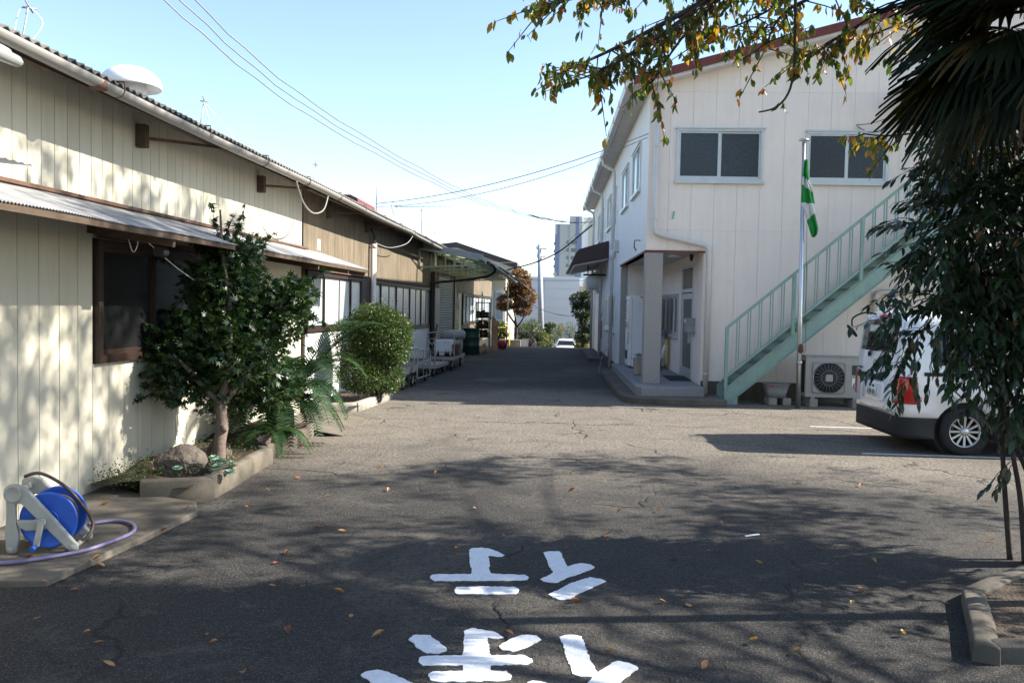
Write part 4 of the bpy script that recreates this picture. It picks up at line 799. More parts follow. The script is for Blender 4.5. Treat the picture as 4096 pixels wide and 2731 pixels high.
# downpipes
def pipe(pts, r_, parent, name='downpipe', mat='pipe', clips=()):
    o = MB().tube(pts, r_, 12).build(name, mat, parent)
    for p in clips: MB().tube([(p[0], p[1], p[2] - .012), (p[0], p[1], p[2] + .012)], r_ * 1.14, 12).build('pipe_clip', mat, o)
    return o
pipe([(.13, -.1, 6.05), (.13, -.1, 3.32), (.15, -.1, 3.24), (.22, -.1, 3.2), (1.1, -.1, 3.01), (1.17, -.1, 2.97), (1.2, -.1, 2.89), (1.2, -.1, .1)], .052, RB, clips=[(.13, -.1, 4.9), (.13, -.1, 3.5), (1.2, -.1, 2.5), (1.2, -.1, .5)])
for y, z in ((7.45, .06), (12.65, .06), (18.15, .06)):
    pipe([(-.44, y, 6.0), (-.42, y, 5.82), (-.12, y, 5.66), (-.1, y, 5.5), (-.1, y, z)], .05, RB, clips=[(-.1, y, 4.6), (-.1, y, 3.3), (-.1, y, 2.2), (-.1, y, .7)])
MB().lathe([(.05, 0), (.08, .04), (.085, .22), (.05, .26)], (-.1, 7.45, 3.15), n=14).build('pipe_hopper', 'pipe', RB)
box('meter_box', 'soffit', (-.12, 6.5, 3.3), (0, 6.8, 3.62), RB)
# porch
box('porch_ceiling', 'soffit', (.02, .05, 2.9), (1.2, 5.9, 2.94), RB); box('porch_back_wall', 'panel', (.02, 5.8, .28), (1.3, 5.95, 2.9), RB)
HP = [(1.0, 2.5, .28, 2.7), (2.95, 6.1, 1.1, 2.12)]
b = MB()
for ya, yb in zip([.051, 1.0, 2.5, 2.95], [1.0, 2.5, 2.95, 5.8]):
    for za, zb in zip([.2, .28, 1.1, 2.12, 2.7], [.28, 1.1, 2.12, 2.7, 2.9]):
        if not any(a <= ya and yb <= b_ and c_ <= za and zb <= d_ for a, b_, c_, d_ in HP) and not (ya == 2.95 and 1.1 <= za < 2.12): b.box((1.12, ya, za), (1.3, yb, zb))
b.build('porch_wall', 'panel', RB, fix=False)
for a, b_ in ((0, 1.14),): box('porch_trim', 'redtrim', (-.02, -.03, 2.862), (1.14, .0, 2.9), RB)
box('porch_trim', 'redtrim', (-.025, 0, 2.862), (-.001, 5.82, 2.898), RB)
box('column', 'granite', (-.006, -.012, .28), (.33, .325, 2.86), RB, .01)
dr = MB().box((1.1, 1.0, .28), (1.16, 1.06, 2.7)).box((1.1, 2.44, .28), (1.16, 2.5, 2.7)).box((1.1, 1.06, 2.64), (1.16, 2.44, 2.7)).box((1.1, 1.06, 2.12), (1.16, 2.44, 2.2)).build('door_frame', 'alu', RB)
lf = MB().box((1.115, 1.08, .29), (1.15, 1.18, 2.1)).box((1.115, 2.3, .29), (1.15, 2.42, 2.1)).box((1.115, 1.18, .29), (1.15, 2.3, .5)).box((1.115, 1.18, 1.98), (1.15, 2.3, 2.1)).build('door_leaf', 'alu', dr); box('pane', 'frost_dark', (1.128, 1.18, .5), (1.136, 2.3, 1.98), dr); box('pane', 'frost_dark', (1.128, 1.06, 2.2), (1.136, 2.44, 2.64), dr); box('handle', 'steel', (1.06, 1.2, 1.05), (1.11, 1.26, 1.3), lf)
awin(RB, (1.12, 5.78, 1.12), (0, -1, 0), (-1, 0, 0), 2.8, .98, 4, 'darkglass')
box('room_dark', 'interior', (1.31, 1.0, .3), (1.4, 5.8, 2.8), RB)
MB().lathe([(.0, 2.86), (.14, 2.862), (.15, 2.885), (.15, 2.899)], (.75, 1.4, 0), n=18).build('ceiling_lamp', 'white', RB)
MB().lathe([(.02, 0), (.035, .05), (.045, .12), (.02, .14)], (1.0, .7, 2.74), n=10).build('spot_lamp', 'black', RB)
st = empty('porch_step', (1.72, 16.4, 0), .0105, 'grey two-level stone step under the porch column', 'step')
MB().prism([(-.2, -.62), (-.12, -.78), (1.1, -.6), (1.1, 5.75), (-.18, 5.75)], .0, .28).build('upper_step', 'stone_step', st, bevel=.012)
MB().prism([(-.5, 5.9), (-.5, .0), (-.47, -.72), (-.36, -1.05), (.1, -1.22), (.8, -1.26), (1.4, -1.2), (1.4, -.22), (1.13, -.04), (1.13, 5.9)], .0, .115).build('lower_step', 'conc_d', st, bevel=.012)
tag(box('door_mat', 'black', (2.35, 17.2, .281), (2.8, 18.4, .295)), 'dark mat on the porch step before the door', 'mat')
# side shutter bay with hood
sb = shutter(RB, 13.4, 17.1, .02, 2.85, -.0, 'white', -1)
MB().lathe([(.0, 13.2), (.3, 13.22), (.3, 17.3), (0, 17.32)], (-.22, 0, 2.72), 'Y', 20).build('shutter_drum', 'white', sb)
aw = MB().prism([(-.02, 3.9), (-.02, 3.35), (-.75, 3.2), (-1.1, 3.12), (-1.2, 3.16), (-1.05, 3.5), (-.95, 3.62)], 10.3, 18.0, 'Y').build('shutter_hood', 'browntrim', RB); MB().prism([(-.02, 3.344), (-.02, 3.30), (-.75, 3.15), (-1.08, 3.08), (-1.1, 3.114), (-.75, 3.194)], 10.36, 17.9, 'Y').build('hood_soffit', 'soffit', aw)
MB().tube([(-.75, 11.5, 2.85), (.0, 11.5, 2.85)], .03, 8).tube([(-.6, 11.5, 2.85), (-.6, 11.5, 3.15)], .02, 6).build('hanger', 'black', aw)
box('bay_step', 'conc_d', (-.55, 10.9, 0), (-.02, 17.2, .1), st, .01)
rbx = box('hydrant_box', 'red', (-.1, 12.95, .68), (-.0, 13.3, 1.3), RB, .01); box('red_sign', 'red', (-.05, 13.1, 1.42), (-.0, 13.25, 1.56), RB)
bracket = MB().tube([(-.02, .9, 3.16), (-.14, .9, 3.16), (-.15, .9, 3.02), (-.1, .95, 2.95)], .012, 6).build('wire_bracket', 'cable', RB)
MB().prism([(.48, 3.52), (.5, 3.51), (.53, 3.66), (.51, 3.67)], -.02, -.0, 'Y').build('green_tag', 'teal', RB)
# stair door with little roof, duct and conduits on the facade
dd = box('stair_door', 'zinc', (5.35, .02, 3.5), (6.2, .06, 5.4), RB); box('pane', 'mesh', (5.47, .008, 4.4), (6.08, .019, 5.1), dd); box('knob', 'steel', (5.42, -.03, 4.15), (5.48, .019, 4.22), dd)
hd = box('door_hood', 'browntrim', (4.78, -.85, 5.7), (7.0, -.002, 5.98), RB); box('hood_cap', 'alu', (4.74, -.88, 5.982), (7.04, -.002, 6.02), hd)
pipe([(4.42, -.06, 1.0), (4.42, -.06, 2.08), (4.45, -.06, 2.14), (4.52, -.06, 2.17), (7.5, -.06, 2.17)], .045, RB, 'duct')
MB().tube(catenary((3.95, -.03, 5.35), (4.85, -.1, 5.72), .28), .008, 5).tube(catenary((4.85, -.1, 5.72), (5.5, -.1, 5.72), .3), .008, 5).tube(catenary((3.95, -.03, 5.37), (4.85, -.1, 5.72), .1), .006, 5).build('loose_wire', 'cable', RB)
# ------------------------------------------------------------------ mint green stair
SR = empty('outside_stair', (3.15, 15.6, 0), 0, 'mint green steel stair rising right along the white facade', 'stair')
SL = .857; W_ = .74; NX = 3.75
for y in (0, W_):
    MB().prism([(.0, .0), (.25, .0), (.25, .17), (NX, .17 + SL * (NX - .25)), (NX, .46 + SL * (NX - .25)), (.0, .27)], y - .012, y + .012, 'Y').build('stringer', 'green_steel', SR)
    MB().bar((.0, y, .28), (NX, y, .28 + SL * NX), .07, .014).build('stringer_flange', 'green_steel', SR)
    MB().bar((.25, y, .163), (NX, y, .163 + SL * (NX - .25)), .07, .014).build('stringer_flange', 'green_steel', SR)
for i in range(15):
    x = .1 + i * .2333; z = .41 + i * .2
    MB().box((x, .014, z - .018), (x + .25, W_ - .014, z)).box((x, .014, z - .045), (x + .012, W_ - .014, z - .018)).build('tread', 'green_dark', SR, fix=False)
LZ = 3.5
box('landing', 'green_steel', (NX + .02, -.1, LZ - .12), (NX + 1.9, W_ + .0, LZ), SR)
y = -.0
def rail(x): return 1.43 + SL * (x - .02)
MB().bar((.0, y, rail(0)), (NX, y, rail(NX)), .04, .05).build('top_rail', 'green_steel', SR); MB().bar((.05, y, .49 + SL * .05), (NX, y, .49 + SL * NX), .035, .05).build('lower_rail', 'green_steel', SR)
for x in (.02, 1.22, 2.42, 3.6): MB().bar((x, y, .28 + SL * x), (x, y, rail(x)), .06, .06).build('post', 'green_steel', SR)
for k in range(4):
    for q in range(1, 6):
        if k == 3: break
        x = .02 + 1.2 * k + q * .2
        for e in (-.022, .022): MB().bar((x + e, y, .49 + SL * (x + e)), (x + e, y, rail(x + e)), .016, .026).build('baluster', 'green_steel', SR)
MB().bar((NX, y, LZ + 1.05), (NX + 1.9, y, LZ + 1.05), .04, .05).build('landing_rail', 'green_steel', SR)
for k in range(9): MB().bar((NX + .05 + k * .22, y, LZ), (NX + .05 + k * .22, y, LZ + 1.05), .03, .03).build('baluster', 'green_steel', SR)
for x in (NX + .15, NX + 1.75): MB().bar((x, .05, 0), (x, .05, LZ - .12), .1, .1).build('stair_leg', 'green_steel', SR)
# ------------------------------------------------------------------ flag pole and flag
FP = empty('flag_pole', (4.43, 15.3, 0), 0, 'slender steel flag pole in front of the stair', 'flag pole')
MB().tube([(0, 0, 0), (-.02, 0, 1.6), (-.06, 0, 4.8)], [.042, .04, .03], 14).build('pole', 'steel', FP)
MB().lathe([(.03, 4.78), (.03, 4.82), (.085, 4.825), (.09, 4.845), (.05, 4.87), (0, 4.875)], (-.06, 0, 0), n=18).build('truck', 'steel', FP)
MB().tube([(.05, 0, 4.78), (.03, -.01, 3.9), (.06, -.01, 2.4), (.09, -.02, 1.05), (.03, -.05, .95)], .004, 5).build('halyard', 'cable', FP); MB().lathe([(.02, 0), (.05, .03), (.045, .14), (.02, .17)], (0, -.05, 1.0), n=10).build('cleat', 'rust', FP)
MB().tube([(-.005, 0, .8), (-.005, 0, .86)], .05, 12).build('collar', 'steel', FP)
FL = empty('flag', (4.4, 15.25, 3.1), 0, 'limp green and white flag hanging from the pole', 'flag')
edge = [(1.38, -.03, .03), (1.15, -.045, .035), (.98, -.05, .07), (.93, -.05, .11), (.75, -.05, .16), (.6, -.055, .2), (.5, .0, .205), (.42, .03, .205), (.3, .07, .235), (.15, .11, .265), (.05, .14, .25), (.0, .17, .2)]
def fe(z, k):
    for a, b_ in zip(edge, edge[1:]):
        if a[0] >= z >= b_[0]: t = (a[0] - z) / (a[0] - b_[0]); return a[k] + (b_[k] - a[k]) * t
    return edge[-1][k]
bands = [('flag_g', 1.38, 1.38, 1.08, 1.02), ('flag_w', 1.08, 1.02, .94, .8), ('flag_g', .94, .8, .62, .6), ('flag_w', .62, .6, .3, .44), ('flag_g', .3, .44, .0, .0)]
for mt_, l0, r0, l1, r1 in bands:
    rows = []
    for i in range(9):
        t = i / 8; row = []
        for j in range(15):
            s_ = j / 14; z = (l0 + (r0 - l0) * s_) * (1 - t) + (l1 + (r1 - l1) * s_) * t; a, c_ = fe(z, 1), fe(z, 2)
            row.append((a + (c_ - a) * s_, .035 * sin(s_ * 13 + z * 3) + .02 * sin(s_ * 29 + z * 7), z))
        rows.append(row)
    MB().grid(rows).build('cloth_band', mt_, FL, solid=.002)
# ------------------------------------------------------------------ things by the wall
def ac(x, y, label, full=True):
    r = empty('air_conditioner', (x, y, 0), 0, label, 'air conditioner')
    box('casing', 'acgrey', (0, 0, .17), (1.08, .36, .92), r, .012); box('side_louver', 'black', (-.004, .06, .25), (-.001, .3, .85), r)
    box('fan_recess', 'acgrey', (.13, -.006, .24), (.72, -.001, .83), r); MB().lathe([(0, -.012), (.29, -.012), (.295, -.006), (0, -.006)], (.425, 0, .535), 'Y', 32).build('fan_opening', 'black', r)
    gr = MB()
    for q in (.14, .285): gr.tube([(.425 + q * cos(t), -.022, .535 + q * sin(t)) for t in [k * 2 * pi / 28 for k in range(29)]], .003, 4, cap=False)
    for k in range(22): t = k * pi / 11; gr.tube([(.425 + .05 * cos(t), -.02, .535 + .05 * sin(t)), (.425 + .285 * cos(t + .25), -.02, .535 + .285 * sin(t + .25))], .002, 4)
    gr.build('fan_grille', 'zinc', r)
    MB().tube([tuple(p) for p in [(.15, -.02, .26), (.7, -.02, .26), (.72, -.02, .3), (.72, -.02, .79), (.69, -.02, .82), (.16, -.02, .82), (.13, -.02, .79), (.13, -.02, .3), (.15, -.02, .26)]], .009, 6).build('guard_ring', 'zinc', r)
    box('fan_hub', 'acgrey', (.36, -.032, .47), (.49, -.012, .6), r, .02); box('lid', 'zinc', (-.01, -.01, .921), (1.09, .37, .94), r, .004)
    box('label_plate', 'text', (.84, -.004, .6), (.98, -.001, .78), r); box('label_plate', 'white', (.85, -.004, .38), (.97, -.001, .54), r)
    for a in (.08, .85): MB().box((a, -.06, 0), (a + .14, .4, .14)).build('foot_block', 'conc_l', r); MB().box((a + .03, .0, .14), (a + .1, .3, .172)).build('foot_rail', 'zinc', r)
    return r
ac(4.64, 15.62, 'grey outdoor air conditioner unit between flag pole and van')
r = empty('wash_tub', (4.16, 15.85, .13), 0, 'grey plastic tub on concrete blocks beneath the stair', 'tub')
rows = []
for z, w, d_ in ((0, .17, .13), (.12, .2, .155), (.25, .235, .18), (.26, .255, .2), (.265, .255, .2), (.25, .225, .17), (.02, .16, .12)):
    rows.append([(w * (abs(cos(t)) ** .5) * (1 if cos(t) >= 0 else -1), d_ * (abs(sin(t)) ** .5) * (1 if sin(t) >= 0 else -1), z) for t in [k * 2 * pi / 24 for k in range(24)]])
b = MB().grid(rows, True, True); b.f += [tuple(range(23, -1, -1)), tuple(range(144, 168))]; b.sm += [0, 0]; b.build('body', 'zinc', r); box('sticker', 'red', (-.15, -.198, .21), (-.09, -.19, .235), r)
for x, l in ((4.0, 'left concrete block under the grey tub'), (4.26, 'right concrete block under the grey tub')): tag(box('concrete_block', 'conc_l', (x, 15.68, 0), (x + .15, 16.05, .128), None, .008), l, 'block', 'blocks under the tub')
# vending machine, pot, umbrella, mailbox
V_ = empty('vending_machine', (1.8, 20.55, .28), .0105, 'tall white vending machine at the back of the porch', 'vending machine')
box('cabinet', 'white', (.06, 0, .03), (.72, .95, 1.8), V_, .012); box('front_panel', 'white', (-.02, .01, .06), (.055, .94, 1.78), V_, .01)
box('display', 'skyglass', (-.026, .08, .95), (-.021, .87, 1.7), V_)
for k in range(4): box('shelf_strip', 'alu', (-.03, .08, .95 + k * .2), (-.027, .87, .98 + k * .2), V_)
box('coin_panel', 'zinc', (-.028, .05, .6), (-.021, .2, .9), V_); box('outlet', 'black', (-.027, .3, .2), (-.021, .8, .42), V_); box('top_label', 'yellow', (.24, -.006, 1.73), (.45, .0, 1.775), V_); box('label_dark', 'red', (.27, -.009, 1.74), (.42, -.007, 1.765), V_)
for a in (.1, .62): box('foot', 'black', (a, .05, 0), (a + .06, .12, .03), V_)
r = empty('flower_pot', (1.83, 18.5, .28), 0, 'tall stone planter with purple and yellow pansies behind the column', 'flower pot')
MB().lathe([(.085, 0), (.1, .05), (.12, .34), (.126, .35), (.126, .37), (.11, .37), (.1, .33), (0, .33)], n=20).build('pot', 'pot', r)
lv = Leaves()
for k in range(150): p = Vector((rnd.gauss(0, .06), rnd.gauss(0, .06), .34 + rnd.random() * .12)); lv.put(p, rdir(rnd, .4), rnd.uniform(.03, .05))
lv.build([LEAF2], 'maple', r, rest='foliage')
lv = Leaves()
for k in range(36): lv.put((rnd.gauss(0, .07), rnd.gauss(0, .07), .43 + rnd.random() * .06), rdir(rnd, .1), .04)
lv.build([LEAF2], 'purple', r, rest='blossoms')
r = empty('umbrella', (2.72, 20.5, .28), 0, 'folded yellow umbrella leaning under the porch window', 'umbrella')
MB().tube([(0, 0, .0), (-.03, .03, .9), (-.06, .03, .94), (-.09, .03, .9)], .009, 6).build('shaft', 'wood', r); MB().tube([(0, 0, .04), (-.005, 0, .2), (-.02, .01, .6), (-.024, .02, .74)], [.01, .045, .06, .02], 9).build('canopy', 'umb', r)
r = empty('paper_roll', (2.45, 19.4, .29), 0, 'pale rolled tube leaning behind the porch column', 'roll')
MB().tube([(0, 0, .3), (.09, .02, .62)], .05, 12).build('roll', 'soffit', r); MB().tube([(-.03, 0, 0), (0, 0, .32)], .014, 6).build('stem', 'wood', r)
r = empty('mailbox', (2.66, 17.25, 1.28), 0, 'grey metal mailbox on the porch side wall', 'mailbox')
box('body', 'zinc', (.0, -.1, 0), (.18, .25, .3), r, .01); box('flap', 'steel', (-.012, -.08, .2), (-.001, .23, .27), r)
r = empty('shallow_bowl', (2.3, 19.0, .281), 0, 'dark bowl on the porch floor beside the mat', 'bowl'); MB().lathe([(.06, 0), (.11, .09), (.12, .1), (.11, .09), (.05, .02), (0, .02)], n=16).build('body', 'drum', r)
# water tap and hose at the side wall
r = empty('standpipe', (1.5, 24.0, 0), 0, 'standpipe with grey hose at the foot of the side wall', 'tap')
MB().tube([(0, 0, 0), (0, 0, .55), (-.06, -.05, .58), (-.1, -.08, .5)], .014, 7).build('pipe', 'zinc', r)
MB().tube([tuple(p) for p in smooth_path([(-.1, -.08, .5), (-.2, -.3, .3), (-.28, -.8, .06), (-.34, -1.6, .03), (-.3, -2.4, .02), (-.05, -2.7, .02), (.05, -2.4, .02)])], .012, 6).build('hose', 'hose', r)

# ------------------------------------------------------------------ white van
VN = empty('delivery_van', (4.28, 11.33, 0), .0, 'white delivery van parked with its rear facing the lane', 'van')
LV = [(.46, .02, 4.16, .795), (.6, .0, 4.2, .805), (.8, .0, 4.18, .81), (.95, .01, 4.05, .805), (1.02, .015, 3.8, .80), (1.1, .02, 3.5, .795), (1.25, .035, 3.28, .785), (1.45, .06, 3.02, .765), (1.6, .085, 2.8, .745), (1.7, .11, 2.6, .715), (1.765, .16, 2.4, .67), (1.795, .26, 2.25, .59), (1.805, .42, 2.1, .46)]
def lev(z):
    for a, b_ in zip(LV, LV[1:]):
        if a[0] <= z <= b_[0]: t = (z - a[0]) / (b_[0] - a[0]); return [a[k] + (b_[k] - a[k]) * t for k in (1, 2, 3)]
    return list(LV[0][1:]) if z < LV[0][0] else list(LV[-1][1:])
def outline(z, off=0., n=7):
    u0, u1, w = lev(z); u0 -= off; u1 += off; w += off; r = min(.16, w * .6) + off; P = []
    for cx, cy, a0 in ((u0 + r, -w + r, pi), (u1 - r * 1.6, -w + r, 1.5 * pi), (u1 - r * 1.6, w - r, 0), (u0 + r, w - r, .5 * pi)):
        rx = r * 1.6 if cx > 1 else r
        for i in range(n): t = a0 + .5 * pi * i / (n - 1); P.append((cx + rx * cos(t), cy + r * sin(t), z))
    return P
def loft(zs, off=0.):
    R_ = [outline(z, off) for z in zs]; b = MB().grid(R_, True, True); k = len(R_[0]); L = len(b.v); b.f += [tuple(range(k - 1, -1, -1)), tuple(range(L - k, L))]; b.sm += [False, True]; return b
def cut_arches(o, rad):
    for u in (.82, 3.4):
        c = MB().lathe([(rad, -1.2), (rad, 1.2)], (u, 0, .3), 'Y', 32).build('cut', None); k = o.modifiers.new('c', 'BOOLEAN'); k.object = c; k.solver = 'EXACT'; c.parent = VN
        bpy.context.view_layer.update(); dg = bpy.context.evaluated_depsgraph_get(); m = bpy.data.meshes.new_from_object(o.evaluated_get(dg)); o.modifiers.clear(); o.data = m; bpy.data.objects.remove(c)
body = loft([z for z, *_ in LV] + []).build('body', 'white_car', VN); cut_arches(body, .37)
low = loft([.2, .26, .34, .42, .458], .012).build('bumper', 'black', VN); cut_arches(low, .38)
MB().lathe([(.36, -.7), (.36, .7)], (.82, 0, .3), 'Y', 24).build('arch_liner', 'black', VN, loc=(0, 0, .0)); MB().lathe([(.36, -.7), (.36, .7)], (3.4, 0, .3), 'Y', 24).build('arch_liner', 'black', VN)
def rear_patch(v0, v1, z0, z1, off, nz=6, nv=6):
    return MB().grid([[(lev(z0 + (z1 - z0) * i / nz)[0] - off, v0 + (v1 - v0) * j / nv, z0 + (z1 - z0) * i / nz) for j in range(nv + 1)] for i in range(nz + 1)])
def side_patch(u0, u1, z0, z1, off, s_=-1, nz=5):
    return MB().grid([[(u0 + (u1 - u0) * j / 4, s_ * (lev(z0 + (z1 - z0) * i / nz)[2] + off), z0 + (z1 - z0) * i / nz) for j in range(5)] for i in range(nz + 1)])
tg = rear_patch(-.66, .66, .47, 1.72, .006, 14).build('tailgate', 'white_car', VN, solid=.006)
rear_patch(-.58, .58, 1.25, 1.66, .014).build('rear_window', 'darkglass', tg, solid=.006)
MB().box((-.03, -.3, .87), (.01, .56, .945)).build('handle_bar', 'black', tg, bevel=.012)
rear_patch(-.36, .4, .6, .86, .012).build('plate_recess', 'white_car', tg, solid=.004)
pl = rear_patch(-.12, .21, .655, .82, .02, 2, 2).build('number_plate', 'white', tg, solid=.004)
text_mesh('水戸 400', .05, 'text', 'plate_text', pl, (-.025, .045, .785), (pi / 2, 0, -pi / 2)); [text_mesh(t_, s_, 'text', 'plate_text', pl, (-.025, y_, .7), (pi / 2, 0, -pi / 2)) for t_, s_, y_ in (('に', .04, .17), ('29', .095, .095), ('-', .09, .035), ('01', .095, -.035))]
em = MB().tube([(-.003 + .0, .0 + .05 * cos(t), 1.09 + .05 * sin(t)) for t in [k * 2 * pi / 24 for k in range(25)]], .008, 6, cap=False).tube([(-.003, -.062, 1.09), (-.003, .062, 1.09)], .011, 6).build('emblem', 'chrome', tg)
text_mesh('VANETTE', .045, 'text', 'badge_text', tg, (-.004, .52, 1.0), (pi / 2, 0, -pi / 2)); text_mesh('NV200', .035, 'text', 'badge_text', tg, (-.004, .55, .955), (pi / 2, 0, -pi / 2))
box('sticker', 'zinc', (-.004, -.6, .5), (-.001, -.42, .53), tg)
rear_patch(-.12, .12, 1.69, 1.735, .03, 2, 2).build('stop_lamp', 'red_lens', tg, solid=.02)
MB().tube([(-.01, .2, 1.2), (-.015, .15, 1.24), (.02, -.2, 1.33)], .011, 6).lathe([(.0, -.03), (.04, -.02), (.03, .0), (0, .01)], (.01, .22, 1.2), 'X', 12).build('wiper', 'black', tg)
MB().tube([tuple(p) for p in smooth_path([(.2, .4, 1.73), (.02, .48, 1.76), (-.12, .56, 1.68), (-.12, .58, 1.56)])], .012, 7).build('mirror_arm', 'black', VN); MB().lathe([(.0, -.02), (.1, -.012), (.11, .0), (.1, .012), (0, .02)], n=18).build('rear_mirror', 'black', VN, loc=(-.12, .58, 1.5), rot=(.1, .9, 0))
# lamps wrapping the rear corners
for s_ in (-1, 1):
    L_ = []
    for i in range(9):
        z = .63 + .34 * i / 8; u0, u1, w = lev(z); r_ = .16; ext = (.27 if z < .74 else .2) if z > .65 else .22; row = []
        for j in range(13):
            t = j / 12
            if t < .25: p = (u0 - .012, s_ * (w - r_ - .012 + .012 * t / .25))
            elif t < .7: a = (t - .25) / .45 * pi / 2; p = (u0 + r_ - (r_ + .012) * cos(a), s_ * (w - r_ + (r_ + .012) * sin(a)))
            else: p = (u0 + r_ + (ext - r_) * (t - .7) / .3, s_ * (w + .012))
            row.append((p[0], p[1], z))
        L_.append(row)
    tl = MB().grid(L_).build('tail_lamp', 'red_lens', VN, solid=.012)
    MB().lathe([(.0, -.03), (.04, -.028), (.055, -.01), (.05, .006), (0, .006)], (.0, s_ * .70, .7), 'X', 18).build('reverse_lamp', 'clear_lens', tl)
for s_ in (-1, 1):
    for a, c_ in ((.42, 1.3), (1.36, 2.15), (2.2, 2.95)):
        side_patch(a, c_, 1.12, 1.55, .006, s_).build('side_window', 'darkglass', VN, solid=.004)
    box('slide_rail', 'black', (.3, s_ * .80, .985), (1.7, s_ * .822, 1.03), VN); box('door_handle', 'black', (2.2, s_ * .80, .92), (2.4, s_ * .83, .96), VN)
    for u in (1.33, 2.17): side_patch(u - .004, u + .004, .47, 1.6, .003, s_).build('door_gap', 'black', VN)
    MB().box((3.05, s_ * .82, 1.05), (3.15, s_ * .98, 1.22)).build('door_mirror', 'white_car', VN, bevel=.02)
def wheel(u, v, s_):
    t = MB().lathe([(.18, -.085), (.2, -.09), (.27, -.09), (.295, -.07), (.3, -.04), (.3, .04), (.295, .07), (.27, .09), (.2, .09), (.18, .085)], (u, v, .3), 'Y', 36, cap=False).build('wheel', 'rubber', VN)
    yo = v + s_ * .075
    rm = MB().lathe([(.2, 0), (.2, .012), (.183, .014), (.176, -.03)], (u, 0, .3), 'Y', 36, cap=False); rm.v = [(a, yo + (b_ * s_), c_) for a, b_, c_ in rm.v]
    for k in range(12):
        a = 2 * pi * k / 12; c, s2 = cos(a), sin(a); px, pz = -s2, c
        for (r0, w0, y0), (r1, w1, y1) in (((.035, .011, .0), (.185, .014, .008)),):
            q = [(u + c * r0 + px * w0, yo + s_ * y0, .3 + s2 * r0 + pz * w0), (u + c * r0 - px * w0, yo + s_ * y0, .3 + s2 * r0 - pz * w0), (u + c * r1 - px * w1, yo + s_ * y1, .3 + s2 * r1 - pz * w1), (u + c * r1 + px * w1, yo + s_ * y1, .3 + s2 * r1 + pz * w1)]
            rm.add(q + [(x, y - s_ * .025, z) for x, y, z in q], [(0, 1, 2, 3), (4, 7, 6, 5), (0, 4, 5, 1), (1, 5, 6, 2), (2, 6, 7, 3), (3, 7, 4, 0)])
    rm.build('rim', 'steel', t); MB().lathe([(.0, -.06), (.175, -.06), (.175, -.05), (0, -.05)], (u, 0, .3), 'Y', 24).build('brake_disc', 'black', t, loc=(0, yo + (0 if s_ > 0 else .11), 0))
    hb = MB().lathe([(.05, -.02), (.05, .012), (.035, .02), (0, .021)], (u, 0, .3), 'Y', 20); hb.v = [(a, yo + b_ * s_, c_) for a, b_, c_ in hb.v]; hb.build('hub_cap', 'steel', t)
for u in (.82, 3.4):
    for s_ in (-1, 1): wheel(u, s_ * .715, s_)
# ------------------------------------------------------------------ hose reel
HR = empty('hose_reel', (-3.4, 5.6, .045), .0, 'grey and blue plastic hose reel on the pavement by the cream wall', 'hose reel')
# side frames in planes y = const; reel axis along y
def aframe(y, name='side_frame'):
    b = MB()
    o_ = [(-.26, .0), (-.2, -.01), (-.185, .03), (-.17, .14), (-.08, .21), (.02, .2), (.14, .06), (.2, .0), (.25, .0), (.265, .035), (.25, .07), (.02, .32), (-.13, .5), (-.19, .53), (-.25, .5), (-.28, .44), (-.27, .3), (-.275, .12)]
    i_ = [(-.19, .25), (-.11, .25), (-.07, .27), (-.12, .36), (-.165, .39), (-.19, .36)]
    # ring of quads between outline and opening is simpler as two prisms: legs and crown
    b.prism([(-.275, .03), (-.265, .0), (-.235, -.012), (-.2, .0), (-.175, .12), (-.195, .25), (-.2, .36), (-.19, .4), (-.27, .42), (-.27, .3), (-.28, .15)], y - .022, y + .022, 'Y')
    b.prism([(-.29, .455), (-.2, .385), (-.16, .385), (.2, .0), (.235, -.012), (.262, .01), (.262, .05), (.03, .33), (-.13, .51), (-.19, .535), (-.25, .53), (-.285, .5)], y - .0225, y + .0225, 'Y')
    b.prism([(-.2, .255), (-.18, .2), (-.13, .17), (-.05, .17), (.03, .185), (.04, .21), (-.02, .27), (-.07, .255)], y - .0215, y + .0215, 'Y')
    return b.build(name, 'grey_plastic', HR, bevel=.012)
for y in (-.17, .17):
    f = aframe(y); s_ = -1 if y < 0 else 1
    MB().lathe([(.068, 0), (.068, .006), (.055, .01), (.05, .004), (0, .004)], (-.215, 0, .46), 'Y', 24).build('frame_cap', 'grey_plastic', f, loc=(0, y + s_ * .022, 0)) if s_ > 0 else MB().lathe([(0, -.006), (.05, -.006), (.055, -.012), (.068, -.008), (.068, 0)], (-.215, y - .022, .46), 'Y', 24).build('frame_cap', 'grey_plastic', f)
    for cx, cz in ((-.235, .03), (.225, .03)): MB().lathe([(0, -.006), (.028, -.006), (.03, 0), (.0, .0)], (cx, y + s_ * .026, cz), 'Y', 14).build('foot_cap', 'grey_plastic', f)
MB().tube([(-.215, -.16, .46), (-.215, .16, .46)], .026, 12).build('carry_handle', 'grey_plastic', HR); MB().tube([(.225, -.16, .03), (.225, .16, .03)], .02, 10).build('foot_bar', 'grey_plastic', HR)
for y, n_ in ((-.115, -1), (.115, 1)):
    d = MB().lathe([(0, -.006), (.2, -.006), (.215, -.012), (.222, 0), (.215, .012), (.2, .006), (0, .006)], (.02, y, .235), 'Y', 40).build('reel_disc', 'blue', HR)
    rb = MB()
    for k in range(6): a = k * pi / 3 + .3; rb.bar((.02 + .07 * cos(a), y + n_ * .008, .235 + .07 * sin(a)), (.02 + .195 * cos(a), y + n_ * .008, .235 + .195 * sin(a)), .006, .006, (0, 1, 0))
    rb.tube([(.02 + .075 * cos(t), y + n_ * .008, .235 + .075 * sin(t)) for t in [k * 2 * pi / 24 for k in range(25)]], .004, 5, cap=False); rb.build('rib', 'blue', d)
hs = MB()
